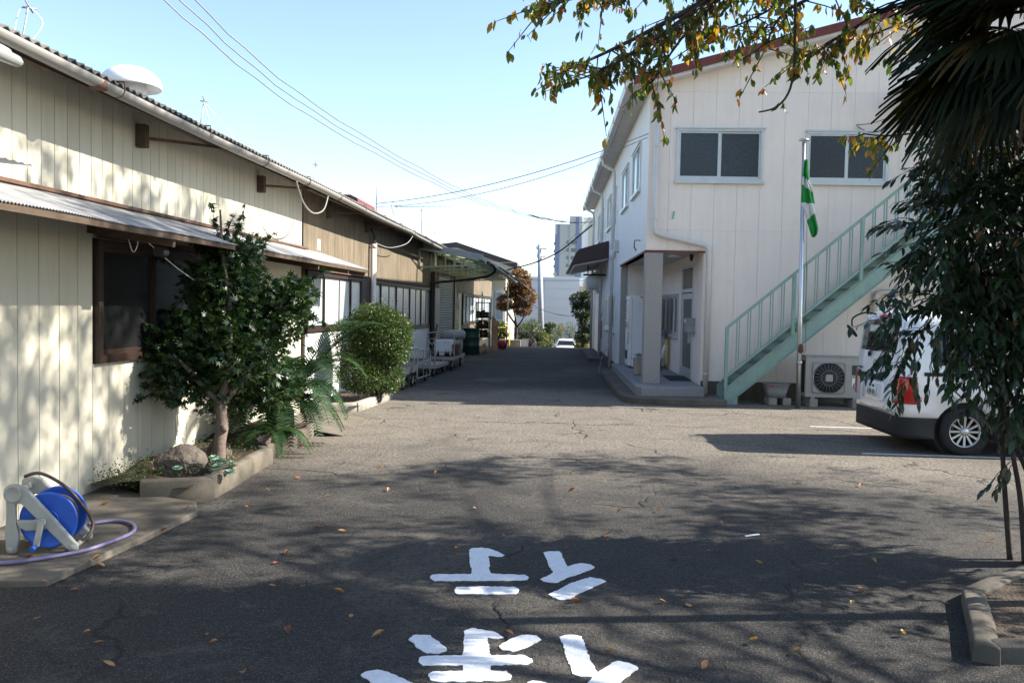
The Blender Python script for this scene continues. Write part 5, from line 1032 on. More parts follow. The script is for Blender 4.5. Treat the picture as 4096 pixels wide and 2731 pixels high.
for k in range(9): hs.tube([(.02 + (.14 + .018 * (k % 2)) * cos(t), -.092 + k * .023 + .004 * sin(t), .235 + (.14 + .018 * (k % 2)) * sin(t)) for t in [q * 2 * pi / 30 for q in range(31)]], .0125, 7, cap=False)
hs.build('wound_hose', 'hose_b', HR)
ck = MB().prism([(-.025, .2), (.03, .225), (.035, .26), (.0, .275), (-.03, .25)], -.225, -.198, 'Y').bar((.0, -.212, .25), (-.035, -.225, .06), .045, .028, (0, 1, 0)).build('crank', 'grey_plastic', HR, bevel=.006)
MB().tube([(-.035, -.225, .06), (-.045, -.29, .05)], [.018, .022], 12).build('crank_knob', 'blue', ck)
MB().tube([tuple(p) for p in smooth_path([(-.24, .1, .54), (-.1, .06, .57), (.1, .02, .47), (.23, .05, .3), (.3, .06, .16), (.28, .0, .07), (.2, -.03, .03)], 6)], .014, 8).build('hose_lead', 'hose_b', HR)
HR.rotation_euler.z = .22; HR.location = (-3.42, 5.42, .05); HR.scale = (.83, .83, .86)
tag(MB().tube([tuple(p) for p in smooth_path(HOSE, 7)], .0135, 9).build('garden_hose', 'hose'), 'mauve garden hose curving over the pavement around the reel', 'hose')

# ------------------------------------------------------------------ vegetation
R7 = random.Random(21)
def limb(parent, pts, r0, r1, mat='bark', name='branch', n=8):
    P_ = smooth_path(pts, 5); return MB().tube([tuple(p) for p in P_], [r0 + (r1 - r0) * i / (len(P_) - 1) for i in range(len(P_))], n).build(name, mat, parent)
def clump(lv, c, rad, n, size, shell=.5, up=.2, shapes=1, down=0., r=R7):
    c = Vector(c)
    for _ in range(n):
        d = rdir(r); t = (shell + (1 - shell) * r.random()) ** .7; p = c + Vector((d.x * rad[0], d.y * rad[1], d.z * rad[2])) * t
        o = (d + rdir(r) * 1.1 + Vector((0, 0, up - down))).normalized(); lv.put(p, o, size * r.uniform(.7, 1.25), r.randrange(shapes), r.uniform(-1, 1))
# --- dense small tree by the cream wall
T = empty('garden_tree', (-3.35, 8.05, .12), 0, 'small dense dark green maple-like tree in front of the cream wall', 'tree')
limb(T, [(0, 0, -.05), (.01, 0, .2), (.03, .02, .4), (.0, .02, .62)], .07, .052, name='trunk', n=12)
MB().lathe([(.03, -.03), (.04, 0), (.03, .03)], (.07, -.03, .36), 'X', 10).build('knot', 'bark', T)
forks = [[(0, .02, .58), (-.12, .05, .85), (-.28, .1, 1.2), (-.4, .15, 1.5)], [(0, .02, .58), (.08, .08, .9), (.05, .15, 1.5), (-.05, .2, 2.1), (-.1, .25, 2.55)], [(.03, .02, .6), (.25, .15, .95), (.45, .25, 1.4), (.6, .3, 1.8)], [(.0, .0, .6), (-.2, -.15, .9), (-.35, -.25, 1.1)], [(0, .02, .6), (.15, -.12, 1.0), (.2, -.2, 1.4)]]
for f in forks: limb(T, f, .042, .01)
lv = Leaves()
for c, rad, n in (((-.05, .3, 1.3), (.62, .5, .5), 1250), ((-.42, .1, 1.0), (.38, .4, .4), 520), ((.45, .4, 1.5), (.36, .4, .33), 560), ((.05, .3, .95), (.6, .4, .3), 560), ((-.1, .35, 1.85), (.42, .4, .28), 560), ((.62, .45, 1.72), (.22, .3, .2), 200), ((.1, .4, 2.15), (.22, .25, .2), 150), ((-.62, .0, 1.05), (.25, .25, .12), 60), ((.4, .45, .75), (.3, .3, .25), 220), ((.0, .35, .62), (.45, .3, .18), 200), ((-.25, -.1, .85), (.4, .3, .3), 330), ((.15, -.05, 1.15), (.45, .35, .35), 420)): clump(lv, c, (rad[0] * 1.06, rad[1] * 1.06, rad[2] * 1.06), int(n * 1.45), .076, .12, .1)
for base, tip, n in (((-.1, .3, 2.1), (-.22, .3, 2.62), 26), ((0, .3, 2.2), (.12, .35, 2.6), 22), ((-.1, .3, 2.0), (-.5, .2, 2.3), 18), ((.6, .4, 1.8), (.95, .4, 1.95), 18), ((.7, .4, 1.5), (.95, .4, 1.4), 14), ((-.6, .0, 1.05), (-.98, -.1, 1.02), 10), ((.2, .4, 2.1), (.4, .45, 2.35), 14), ((-.3, .2, 1.9), (-.62, .0, 2.05), 14), ((.3, .1, .8), (.62, .1, .6), 14), ((-.4, -.2, .8), (-.75, -.3, .62), 14), ((.7, .4, 1.2), (1.0, .4, 1.05), 14), ((-.1, .3, 2.2), (.02, .3, 2.5), 12), ((-.5, -.1, 1.3), (-.88, -.2, 1.5), 14)):
    b_, t_ = Vector(base), Vector(tip); MB().tube([base, tip], [.006, .003], 5).build('twig', 'bark_d', T)
    for i in range(n): p = b_.lerp(t_, R7.uniform(.2, 1.05)); lv.put(p, (rdir(R7) + Vector((0, 0, -.2))), .075 * R7.uniform(.7, 1.2), 0, R7.uniform(-1, 1))
lv.build([PALMATE], 'maple', T, keep=300, key=lambda q: q[0].y - .3 * q[0].x)
# --- cycad
CY = empty('cycad', (-3.35, 9.9, .12), 0, 'sago palm with arching feathery fronds spilling over the kerb', 'cycad')
MB().lathe([(.14, -.05), (.17, .1), (.16, .3), (.1, .42), (0, .45)], n=16).build('trunk', 'bark_d', CY)
def frond_mesh(L_, rise, droop, k):
    r = random.Random(k); b = MB(); V = []
    def at(t): return Vector((0, L_ * (t - .12 * t * t), rise * L_ * t - droop * L_ * t * t * t))
    V = [at(i / 10) for i in range(11)]; b.tube([tuple(p) for p in V], [.012 - .009 * i / 10 for i in range(11)], 5)
    for i in range(42):
        t = .12 + .86 * i / 41; p = at(t); d = (at(min(1, t + .02)) - at(t - .02)).normalized(); l = .2 * L_ * (sin(pi * (.12 + t * .8)) ** .6)
        for s_ in (-1, 1):
            o = (Vector((s_, 0, .22)) + d * .55 + Vector((0, 0, r.uniform(-.08, .08)))).normalized(); sd = d * .0085
            q = p + o * l * .55; e = p + o * l + Vector((0, 0, -.14 * l)); b.add([p - sd, p + sd, q + sd, e, q - sd], [(0, 1, 2, 4), (4, 2, 3)])
    return b.mesh('frond', 'cycad')
fm = [frond_mesh(1.0, .75, .95, 1), frond_mesh(1.15, 1.0, .75, 2), frond_mesh(.85, .35, .75, 3), frond_mesh(1.3, 1.15, .5, 4)]
for i in range(44):
    ring = 0 if i < 15 else 1 if i < 31 else 2; m = (fm[2], fm[0], fm[1])[ring]; one(m, 'frond', CY, (0, 0, .4), (0, 0, i * 2.39996 + R7.uniform(-.2, .2)), R7.uniform(.85, 1.1))
for a in (-1.0, -1.45, -.55): one(fm[3], 'frond', CY, (0, .25, .45), (0, 0, a), 1.05)
CY2 = empty('cycad', (-3.2, 9.15, .12), 0, 'low young sago palm frond cluster beside the tree trunk', 'cycad')
MB().lathe([(.08, -.05), (.09, .05), (.05, .15), (0, .17)], n=12).build('trunk', 'bark_d', CY2)
for i in range(9): one(fm[2], 'frond', CY2, (0, 0, .13), (0, 0, i * 2.4 + .4), .62)
# --- clipped round bush with loose skirt
B_ = empty('round_bush', (-3.1, 14.15, .1), 0, 'sunlit clipped round bush at the corner of the kerbed bed', 'bush')
for k in range(7): a = k * .9; limb(B_, [(.06 * cos(a), .06 * sin(a), -.05), (.15 * cos(a), .15 * sin(a), .35), (.35 * cos(a), .35 * sin(a), .95)], .03, .008, 'bark_d', 'stem', 6)
lv = Leaves(); clump(lv, (.04, 0, 1.06), (.55, .54, .52), 7000, .042, .78, .3); clump(lv, (-.18, -.1, .98), (.44, .44, .46), 4200, .042, .7, .3); clump(lv, (.22, .05, 1.16), (.4, .42, .38), 3600, .042, .7, .3); clump(lv, (.26, -.05, .88), (.36, .4, .34), 2600, .042, .65, .3); clump(lv, (-.06, 0, 1.36), (.4, .4, .3), 3000, .042, .7, .3); clump(lv, (-.42, -.15, 1.02), (.3, .36, .4), 2600, .042, .6, .3); clump(lv, (.02, 0, 1.05), (.5, .5, .46), 1700, .1, .45, .2)
clump(lv, (-.2, -.25, .45), (.36, .34, .3), 500, .09, .3, .2); clump(lv, (-.2, -.25, .45), (.42, .4, .36), 4200, .042, .6, .3); clump(lv, (.1, .1, .4), (.3, .3, .28), 400, .09, .3, .2); clump(lv, (.1, .1, .4), (.38, .4, .35), 2600, .042, .5, .3); clump(lv, (-.35, -.4, .55), (.3, .3, .4), 1200, .042, .5, .3)
for k in range(110):
    d = rdir(R7, .5); p = Vector((.02, 0, 1.08)) + Vector((d.x * .58, d.y * .56, d.z * .54))
    for j in range(7): lv.put(p + Vector((d.x * .1, d.y * .1, .1 + d.z * .06)) * (j / 6) + rdir(R7) * .012, rdir(R7, .6), .03, 0, R7.uniform(-1, 1))
lv.build([LEAF2], 'bush', B_)
def grass_clump(name, loc, n, l, mat, label, cat='plant', w=.02, spread=1.):
    r = empty(name, loc, 0, label, cat); b = MB()
    for i in range(n):
        a = R7.uniform(0, 2 * pi); L_ = l * R7.uniform(.6, 1.1); e = Vector((cos(a), sin(a), 0)) * L_ * R7.uniform(.4, .9) * spread; s_ = Vector((-sin(a), cos(a), 0)) * w * .5; o = Vector((R7.gauss(0, .04), R7.gauss(0, .04), 0))
        P_ = [o, o + e * .35 + Vector((0, 0, L_ * .55)), o + e * .75 + Vector((0, 0, L_ * .62)), o + e * 1.1 + Vector((0, 0, L_ * .35))]
        b.add([P_[0] - s_, P_[0] + s_, P_[1] - s_, P_[1] + s_, P_[2] - s_ * .8, P_[2] + s_ * .8, P_[3]], [(0, 1, 3, 2), (2, 3, 5, 4), (4, 5, 6)])
    o = b.build('blades', mat, r); o['kind'] = 'stuff'; return r
grass_clump('lily_clump', (-3.02, 14.85, .12), 60, .4, 'bush', 'strap-leaved green clump at the kerb corner under the round bush')
grass_clump('bromeliad', (-3.2, 9.6, .13), 22, .22, 'cycad', 'small rosette with reddish leaves beside the wavy kerb')
# --- bed floor: rocks, succulents, creeping cover
def rock(loc, s_, seed, label):
    r = random.Random(seed); bm = bmesh.new(); bmesh.ops.create_icosphere(bm, subdivisions=3, radius=1)
    pl_ = [(rdir(r), r.uniform(.55, .85)) for _ in range(13)]
    for v in bm.verts:
        for d, h in pl_:
            q = v.co.dot(d)
            if q > h: v.co -= d * (q - h) * .92
        v.co = Vector((v.co.x * s_[0], v.co.y * s_[1], v.co.z * s_[2])) * (1 + .03 * sin(v.co.x * 20) * cos(v.co.y * 17))
    m = bpy.data.meshes.new('garden_rock'); bm.to_mesh(m); bm.free(); m.materials.append(M['rock']); tag(one(m, 'garden_rock', None, loc, (0, .2, .5)), label, 'rock', 'rocks in the planting bed')
rock((-3.48, 7.5, .2), (.25, .2, .22), 4, 'large dark pointed rock behind the kerb corner'); rock((-3.5, 8.35, .18), (.16, .14, .14), 9, 'smaller dark rock behind the tree trunk'); rock((-3.25, 9.05, .18), (.12, .12, .12), 12, 'small dark rock beside the low fern-like fronds')
sm_ = MB()
for ring, (n_, l_, el) in enumerate(((8, .05, .25), (6, .038, .7), (4, .022, 1.1))):
    for k in range(n_):
        a = 2 * pi * k / n_ + ring * .4; d = Vector((cos(a) * cos(el), sin(a) * cos(el), sin(el))); s2 = Vector((-sin(a), cos(a), 0)) * l_ * .42; u = d * l_
        sm_.add([(0, 0, 0), u * .6 + s2, u * 1.0 + s2 * .6, u * 1.08, u - s2 * .6, u * .6 - s2], [(0, 1, 2, 3), (0, 3, 4, 5)])
sme = sm_.mesh('rosette', 'succ'); SU = empty('succulent', (-3.2, 7.42, .17), 0, 'blue-green succulent rosettes at the foot of the large rock', 'plant')
for k in range(17): one(sme, 'rosette', SU, (R7.gauss(.04, .1), R7.gauss(.05, .14), R7.uniform(-.01, .08)), (R7.uniform(-.4, .3), R7.uniform(-.3, .3), R7.uniform(0, 6)), R7.uniform(.75, 1.35))
lv = Leaves()
for k in range(1500):
    y = R7.uniform(6.95, 9.3); x = R7.uniform(-4.02, -3.62 if y < 7.3 else -3.2); lv.put((x, y, .14 + abs(R7.gauss(0, .05)) * (1.4 if y < 7.6 else .6)), rdir(R7, .5), R7.uniform(.018, .034), 0, R7.uniform(-1, 1))
for k in range(700): x = R7.uniform(-4.03, -3.55); y = R7.uniform(6.9, 7.35); lv.put((x, y, .1 + abs(R7.gauss(0, .07))), rdir(R7, .5), R7.uniform(.018, .03), 0, R7.uniform(-1, 1))
o = lv.build([LEAF2], 'cover', None, rest='ground_cover'); tag(o, 'low green creeping plants behind the kerb', 'ground cover')
WP = empty('weed', (-3.78, 7.3, .15), 0, 'thin weed sprig growing against the cream wall', 'plant')
lv = Leaves()
for tip in ((-.1, 0, .2), (.06, .05, .16), (.12, .02, .22)):
    MB().tube([(0, 0, -.03), (tip[0] * .4, 0, tip[2] * .6), tip], .003, 4).build('stem', 'cover', WP)
    for j in range(12): p = Vector(tip) * (.3 + .06 * j); lv.put(p, rdir(R7, .2), .025, 0, R7.uniform(-1, 1))
lv.build([LEAF2], 'cover', WP)
R7.seed(77)
# --- cherry tree: trunk off to the right, twigs hanging into view, crown overhead
CH = empty('cherry_tree', (7.6, 3.4, 0), 0, 'cherry tree with green and orange leaves hanging from above', 'tree'); ch0 = Vector((7.6, 3.4, 0))
def rel(p): return tuple(Vector(p) - ch0)
limb(CH, [rel(p) for p in ((7.6, 3.4, -.1), (7.55, 3.45, 1.2), (7.4, 3.6, 2.6), (7.0, 3.8, 3.8))], .3, .2, 'bark_d', 'trunk', 14)
main = [[(7.0, 3.8, 3.7), (5.5, 4.4, 4.7), (3.6, 4.9, 4.75), (2.2, 5.2, 4.35), (1.25, 5.45, 3.92), (.5, 5.6, 3.55), (-.02, 5.65, 3.32)], [(3.6, 4.9, 4.75), (2.4, 5.3, 4.5), (1.35, 5.5, 4.05), (.85, 5.6, 3.62), (.6, 5.65, 3.26)], [(2.4, 5.2, 4.45), (1.4, 5.3, 4.15), (.7, 5.4, 3.95), (.2, 5.5, 3.8), (-.12, 5.5, 3.72)], [(5.5, 4.4, 4.7), (3.4, 5.2, 4.3), (2.2, 5.5, 3.95), (1.5, 5.6, 3.75), (1.32, 5.6, 3.45)], [(3.4, 5.2, 4.3), (2.4, 5.5, 3.9), (1.9, 5.65, 3.62), (1.68, 5.7, 3.5)], [(1.5, 5.55, 3.78), (1.52, 5.6, 3.45), (1.5, 5.6, 3.22), (1.42, 5.6, 3.1), (1.3, 5.6, 3.06)], [(1.1, 5.45, 3.9), (.75, 5.5, 3.62), (.4, 5.5, 3.38), (.14, 5.5, 3.25)]]
main.append([(4.4, 5.0, 4.2), (3.4, 5.5, 3.35), (2.7, 5.8, 3.05), (2.3, 5.9, 2.98), (2.1, 5.95, 3.0)])
main.append([(3.4, 5.2, 4.3), (2.7, 5.6, 3.9), (2.3, 5.8, 3.72), (2.0, 5.8, 3.6)])
main.append([(2.2, 5.2, 4.35), (1.4, 5.6, 4.1), (.95, 5.7, 3.8), (.66, 5.75, 3.6)])
main.append([(2.4, 5.5, 3.95), (1.7, 5.7, 3.9), (1.25, 5.8, 3.72), (.95, 5.8, 3.6)])
lv = Leaves(); tw = MB()
def hang(p, n, lf=.074):
    for _ in range(n):
        d = (Vector((R7.gauss(0, .4), R7.gauss(0, .4), -1))).normalized(); lv.put(Vector(p) + rdir(R7) * .018, d, lf * R7.uniform(.65, 1.15), R7.randrange(2), R7.uniform(-3, 3))
for bi, pts in enumerate(main):
    P_ = smooth_path([rel(p) for p in pts], 7); r0 = .06 if bi == 0 else .024 if bi in (1, 2, 3) else .011; limb(CH, [rel(p) for p in pts], r0, .005, 'bark_d', 'branch', 7)
    if bi == 5: hang(P_[-10], 4); hang(P_[10], 16); continue
    n = len(P_); dens = {0: 46, 1: 32, 2: 42, 3: 30, 4: 22, 6: 26, 7: 8, 8: 14, 9: 28, 10: 26}[bi]
    for k in range(dens):
        i = int(n * (.42 + .57 * (k + R7.random()) / dens)); i = min(n - 1, i); p = P_[i]; d = Vector((R7.uniform(-1, .5), R7.uniform(-.7, .7), R7.uniform(-.75, .35))).normalized(); L_ = R7.uniform(.12, .42)
        q = p + d * L_ * .5 + Vector((0, 0, -.02)); e = p + d * L_ + Vector((0, 0, -.14 * L_)); tw.tube([tuple(p), tuple(q), tuple(e)], [.005, .004, .002], 5)
        for t in (.35, .6, .8, 1.0): hang(p.lerp(e, t) + Vector((0, 0, .02 * sin(t * 3))), R7.choice((1, 2, 3, 3)))
tw.build('twigs', 'bark_d', CH)['kind'] = 'stuff'
keepn = len(lv.items)
# crown overhead and to the right, well outside the picture; it throws the dappled shade
big = Leaves()
CR_ = [((7.5, 1.5, 6.2), (2.6, 2.6, 1.6), 16), ((5.0, 1.0, 6.0), (2.2, 2.2, 1.2), 12), ((6.2, 3.0, 5.0), (1.6, 1.5, .8), 8), ((8.5, 4.6, 6.6), (2.3, 2.2, 1.5), 12), ((6.6, 6.8, 6.9), (1.7, 1.7, 1.0), 10), ((9.6, 7.2, 7.0), (2.2, 1.7, 1.6), 9), ((4.2, 4.2, 6.6), (1.8, 1.8, .9), 12), ((5.2, 8.0, 8.6), (2.2, 2.0, 1.0), 36), ((8.6, 9.0, 9.2), (2.2, 2.2, 1.2), 14), ((6.4, 11.2, 9.9), (2.2, 2.0, 1.0), 12), ((8.7, 10.0, 6.5), (2.2, 1.3, 1.2), 13), ((7.0, 9.4, 5.9), (1.0, 1.0, .8), 8), ((11, 9.6, 6.8), (1.6, 1.4, 1.4), 8), ((8, -1.5, 6), (2.6, 2.4, 1.5), 14), ((5, -2.2, 5.5), (2.3, 2.2, 1.2), 12), ((3.0, 1.8, 5.8), (1.6, 1.6, .8), 9), ((10.5, 2.5, 6), (2, 2.4, 1.6), 9), ((7.2, 4.6, 9.0), (2.4, 2.4, 1.2), 10), ((6.6, 6.4, 4.7), (1.1, 1.1, 1.1), 6), ((6.6, 6.9, 6.0), (1.1, 1.1, .9), 6), ((9, -4, 6), (3, 2, 1.5), 8), ((3.4, -1, 5.4), (1.6, 1.8, .9), 8), ((5.6, 7.6, 7.7), (1.8, 1.8, .7), 20), ((5.0, 9.2, 9.8), (2.2, 2.4, .8), 30), ((8.8, 7.6, 4.8), (1.4, 1.4, .9), 13), ((7.2, 6.0, 3.9), (.8, .9, .6), 8), ((8.6, 5.0, 4.4), (1.2, 1.0, .8), 8), ((5.9, 5.2, 5.5), (.9, .9, .7), 9), ((4.6, 5.1, 4.6), (.5, .6, .4), 6)]
for c, rad, n in CR_:
    c = Vector(c); limb(CH, [rel((7.0, 3.8, 3.7)), rel((Vector((7.0, 3.8, 4.2)) * .5 + c * .5) + Vector((0, 0, .3))), rel(c)], .03, .008, 'bark_d', 'limb', 7)
    for k in range(int(n * 1.4)):
        d = rdir(R7); q = c + Vector((d.x * rad[0], d.y * rad[1], d.z * rad[2])) * R7.uniform(.3, 1.0); s_ = R7.uniform(.12, .24)
        for j in range(46): big.put(rel(q + Vector((R7.gauss(0, s_), R7.gauss(0, s_), R7.gauss(0, s_ * .5)))), Vector((R7.gauss(0, .6), R7.gauss(0, .6), -.8)), .135 * R7.uniform(.7, 1.2), R7.randrange(2), R7.uniform(-3, 3))
lv.build([LEAF3, leaf_shape(1, .5, .25, .05, 3)], 'cherry', CH, keep=300, key=lambda q: q[0].y, rest='foliage')
big.build([LEAF2, leaf_shape(1, .5, .2, .1, 2)], 'cherry', CH, rest='crown')
R7.seed(31)
# --- dark glossy shrub at the right edge
ND = empty('glossy_shrub', (3.58, 6.0, .05), 0, 'tall dark glossy-leaved shrub filling the right edge before the van', 'shrub')
for k in range(11):
    a = R7.uniform(0, 6.28); limb(ND, [(.05 * cos(a), .05 * sin(a), -.05), (-.04 + .12 * cos(a), .08 * sin(a), .7), (-.2 + .3 * cos(a), .2 * sin(a), 1.4), (-.35 + .55 * cos(a), .3 * sin(a), 2.3)], .022, .006, 'bark_d', 'stem', 7)
for x0_, x1_, y_ in ((-.22, -.5, 0), (-.28, -.42, .08), (-.16, -.3, -.06), (-.1, -.62, .04)): limb(ND, [(x0_, y_, -.06), (x0_ - .06, y_, .45), ((x0_ + x1_) / 2 - .04, y_, 1.0), (x1_, y_, 1.7), (x1_ - .15, y_, 2.4)], .021, .008, 'bark_d', 'stem', 8)
lv = Leaves(); tw = MB()
MASS = [((-.2, .1, 3.0), (.55, .4, .3), 110), ((-1.0, -.1, 1.72), (.4, .3, .35), 55), ((-.95, -.05, 1.35), (.28, .2, .22), 16), ((-.2, 0, 1.3), (.45, .35, .32), 90), ((1.1, -.6, 1.6), (.8, .6, .9), 170), ((-.4, 0, 2.3), (.62, .5, .62), 420), ((-.05, .05, 1.85), (.52, .5, .55), 360), ((-.85, -.05, 2.25), (.36, .4, .45), 70), ((-.6, -.1, 1.75), (.36, .35, .36), 95), ((-.85, -.1, 1.6), (.22, .25, .22), 14), ((.1, .1, 2.5), (.5, .5, .6), 280), ((-.3, .1, 2.75), (.5, .4, .35), 120), ((.15, .1, 1.35), (.35, .4, .45), 90), ((-.6, .0, 2.8), (.42, .35, .28), 70), ((.0, 0, .95), (.2, .2, .15), 7), ((-.35, -.05, .72), (.12, .1, .08), 5)]  # the mass farthest right is out of view, added to shade the kerb
for c, rad, n in MASS:
    for _ in range(int(n * .82)):
        d = rdir(R7); c_ = Vector(c); p = c_ + Vector((d.x * rad[0], d.y * rad[1], d.z * rad[2])) * R7.uniform(.45, 1.); o = (d + rdir(R7) * .6 + Vector((-.15, -.1, -.35))).normalized(); L_ = R7.uniform(.16, .34)
        e = p + o * L_ + Vector((0, 0, -.25 * L_)); tw.tube([tuple(p), tuple(p.lerp(e, .5) + Vector((0, 0, .015))), tuple(e)], [.003, .0025, .0015], 4)
        for j in range(9):
            q = p.lerp(e, .15 + j * .1); sd = o.cross(Vector((0, 0, 1))) * (1 if j % 2 else -1); lv.put(q, (o * .8 + sd * .9 + rdir(R7) * .35 + Vector((0, 0, -.4))), R7.uniform(.07, .12), R7.randrange(2), R7.uniform(-.6, .6))
tw.build('twigs', 'bark_d', ND)['kind'] = 'stuff'
lv.build([LANCE, leaf_shape(1, .36, .1, .2, 3)], 'nandina', ND, keep=300, key=lambda q: q[0].y + .25 * q[0].x)
R7.seed(12)
# --- fan palm above it
PM = empty('fan_palm', (3.32, 5.0, .05), 0, 'shaggy fan palm with drooping fans at the top right corner', 'palm')
MB().tube([tuple(p) for p in smooth_path([(0, 0, -.1), (-.1, -.02, 1.2), (-.4, -.12, 2.6), (-.75, -.3, 3.55)])], .075, 12).build('trunk', 'bark_d', PM)
def fan_mesh(k, L_=.78, n=26, spread=2.5, droop=.45, mat='palm', pet=.5):
    r = random.Random(k); b = MB(); b.tube([(0, 0, 0), (0, pet * .5, .03), (0, pet, .0)], [.014, .011, .008], 5); o0 = Vector((0, pet, 0))
    for i in range(n):
        a = (i / (n - 1) - .5) * spread * 1.02; l = L_ * (1 - .18 * abs(a)) * r.uniform(.88, 1.06); d = Vector((sin(a), cos(a), 0)); s_ = Vector((cos(a), -sin(a), 0)); w = .036
        rows = []
        for t in (0.02, .3, .6, .85, 1.0):
            ww = w * (t / .6 if t < .6 else 1 - .85 * (t - .6) / .4); z = -droop * l * max(0, t - .25) ** 1.7 + .05 * cos(a) * t; c = o0 + d * l * t + Vector((0, 0, z + r.uniform(-.008, .008)))
            rows.append([c - s_ * ww + Vector((0, 0, .012 * t)), c, c + s_ * ww + Vector((0, 0, .012 * t))])
        b.grid(rows, True)
    return b.mesh('fan', mat)
fans = [fan_mesh(1, .9, 28), fan_mesh(2, .85, 26, 2.2, .75), fan_mesh(3, .92, 30, 2.6, .35)]; dead = fan_mesh(5, .6, 20, 1.4, .9, 'deadpalm', .4)
for i in range(30):
    ring = i // 10; az = i * 2.39996 + .3; el = (.8, .3, -.15)[ring] + R7.uniform(-.2, .2)
    one(fans[i % 3], 'fan_leaf', PM, (-.78, -.32, 3.62 - ring * .06), (el, R7.uniform(-.35, .35), az), R7.uniform(.9, 1.1))
for i, (az, el) in enumerate(((1.9, -.2), (1.5, -.3), (2.3, .0), (1.75, -.5), (1.2, .1), (2.1, .35), (1.55, .15), (1.65, .5), (1.1, .45), (2.6, .2), (.6, -.5), (3.4, -.6), (2.8, -.5), (2.4, -.45), (1.35, -.35))): one(fans[i % 3], 'fan_leaf', PM, (-.8, -.34, 3.52), (el, R7.uniform(-.3, .3), az), 1.05)
for i in range(5): one(dead, 'dead_fan', PM, (-.76, -.3, 3.5), (-1.25 + R7.uniform(-.1, .15), 0, i * 1.2 + .5), .8)
PM.scale = (.7, .7, .95)
R7.seed(5)
# --- plants at the end of the lane
def tree(name, loc, label, trunk, masses, n_leaf, size, mat, shape, cat='tree', th=.1):
    r = empty(name, loc, 0, label, cat)
    for i, t in enumerate(trunk): limb(r, t, th if i == 0 else th * .6, .015, 'bark_d', 'trunk' if i == 0 else 'branch', 8)
    lv = Leaves(); tot = sum(m[1][0] * m[1][2] for m in masses)
    for c, rad in masses: clump(lv, c, rad, int(n_leaf * rad[0] * rad[2] / tot), size, .35, .1)
    lv.build([shape], mat, r, rest='crown'); return r
gz = ground_z(41)
tree('autumn_tree', (-2.05, 41, gz), 'small orange-brown autumn tree beyond the yellow barrier', [[(0, 0, 0), (.05, 0, .8), (.0, 0, 1.3), (-.15, 0, 2.0)], [(.02, 0, .9), (.35, 0, 1.4), (.5, 0, 2.0)], [(.02, 0, 1.1), (-.4, .1, 1.7), (-.6, .1, 2.2)]], [((.15, 0, 3.25), (.62, .6, .65)), ((.5, 0, 2.5), (.55, .6, .5)), ((-.35, 0, 2.25), (.6, .6, .4)), ((.35, 0, 1.85), (.45, .5, .3)), ((.05, .1, 2.8), (.6, .5, .4)), ((-.62, 0, 2.0), (.35, .4, .2))], 4200, .12, 'orange', PALMATE)
gz = ground_z(42.5)
tree('broadleaf_tree', (1.35, 42.5, gz), 'green broadleaf tree beside the far end of the white building', [[(0, 0, 0), (.05, 0, 1.2), (.2, 0, 2.0), (.25, 0, 2.8)], [(.05, 0, 1.0), (-.2, 0, 1.8)]], [((.3, 0, 2.6), (.5, .5, .5)), ((-.1, 0, 2.0), (.5, .5, .45)), ((.25, 0, 1.4), (.55, .5, .5)), ((-.3, 0, 2.5), (.4, .4, .4)), ((.1, 0, .7), (.5, .4, .4))], 4200, .15, 'maple', LEAF2)
def shrub(name, x, y, z, rad, mat, label, n=700, size=.07, shell=.7, stem=True):
    g0 = ground_z(y); r = empty(name, (x, y, g0), 0, label, 'shrub'); MB().tube([(0, 0, 0), (0, 0, max(.05, z - g0))], .03, 6).build('stem', 'bark_d', r)
    lv = Leaves(); clump(lv, (0, 0, z - g0), rad, int(n * 1.6), size * 1.35, shell, .3); clump(lv, (0, 0, (z - g0) * .5), (rad[0] * .9, rad[1], (z - g0) * .5), n // 2, size * 1.4, .2, .2); lv.build([LEAF2], mat, r); return r
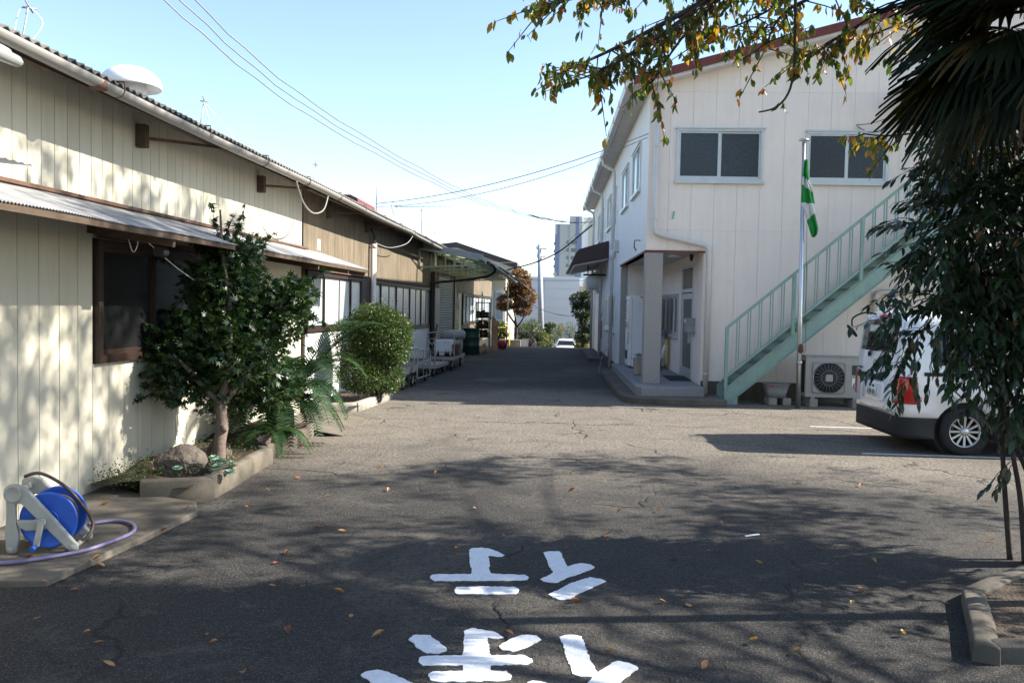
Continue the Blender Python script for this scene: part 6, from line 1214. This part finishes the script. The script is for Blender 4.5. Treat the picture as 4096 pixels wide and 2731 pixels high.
shrub('topiary', -.36, 46, .73, (.3, .3, .12), 'shrub', 'flat mushroom-clipped shrub by the utility pole'); shrub('topiary', -.78, 45.5, .05, (.34, .3, .3), 'olive', 'yellowish ball-clipped shrub left of the white car', 900); shrub('topiary', -.55, 46.3, .38, (.2, .2, .14), 'shrub', 'small clipped shrub under the mushroom-shaped one', 400)
shrub('flower_bush', -1.42, 43, -.15, (.3, .3, .36), 'purple', 'purple flowering bush beside the picket edging', 900); shrub('garden_shrub', -.14, 67, -.47, (.6, .4, .6), 'shrub', 'loose grey-green shrub behind the white car', 900, shell=.3); shrub('garden_shrub', .31, 67.5, -.1, (.28, .3, .6), 'olive', 'tall tan feathery shrub behind the white car', 500, shell=.3)
shrub('garden_shrub', -1.7, 42, .45, (.5, .4, .5), 'shrub', 'airy shrub below the autumn tree', 900, shell=.2); shrub('garden_shrub', -2.75, 40, .55, (.3, .3, .4), 'bush', 'light green leafy plant behind the yellow barrier', 420, .12, .2); shrub('garden_shrub', -1.0, 44, .25, (.5, .4, .35), 'shrub', 'low mixed shrub at the pole foot', 800, shell=.2)
shrub('garden_shrub', -.62, 44.5, -.35, (.38, .4, .22), 'bush', 'bright low hedge left of the white car', 800); shrub('garden_shrub', 1.3, 43.5, -.1, (.45, .4, .5), 'olive', 'brownish shrub beneath the broadleaf tree', 700, shell=.3); shrub('garden_shrub', 1.05, 68, -.2, (.57, .4, .85), 'shrub', 'pale climbing shrub right of the tan shrub', 700, shell=.2); shrub('garden_shrub', -1.35, 46, .75, (.55, .4, .35), 'shrub', 'thin twiggy shrub before the grey wall', 500, shell=.1)
# --- fallen leaves
V, F = leaf_shape(.075, .036, .35, -.25, 3); fl = []
for k in range(3):
    V, F = leaf_shape(.078, .04, .2 + .25 * k, -.18 - .12 * k, 3); m = bpy.data.meshes.new('fallen_leaf'); m.from_pydata(V, [], F); m.materials.append(M['fallen']); m.polygons.foreach_set('use_smooth', [True] * len(F)); fl.append(m)
for i, (x, y) in enumerate(FALLEN):
    z = .052 if (x < -2.95 and y < 7) else .012
    o = one(fl[i % 3], 'fallen_leaf', None, (x, y, z), (R7.uniform(-.25, .25), R7.uniform(-.3, .3), R7.uniform(0, 6.28)), R7.uniform(.55, .95)); tag(o, 'dry brown or yellow leaf lying on the paving', 'leaf', 'fallen leaves on the ground')
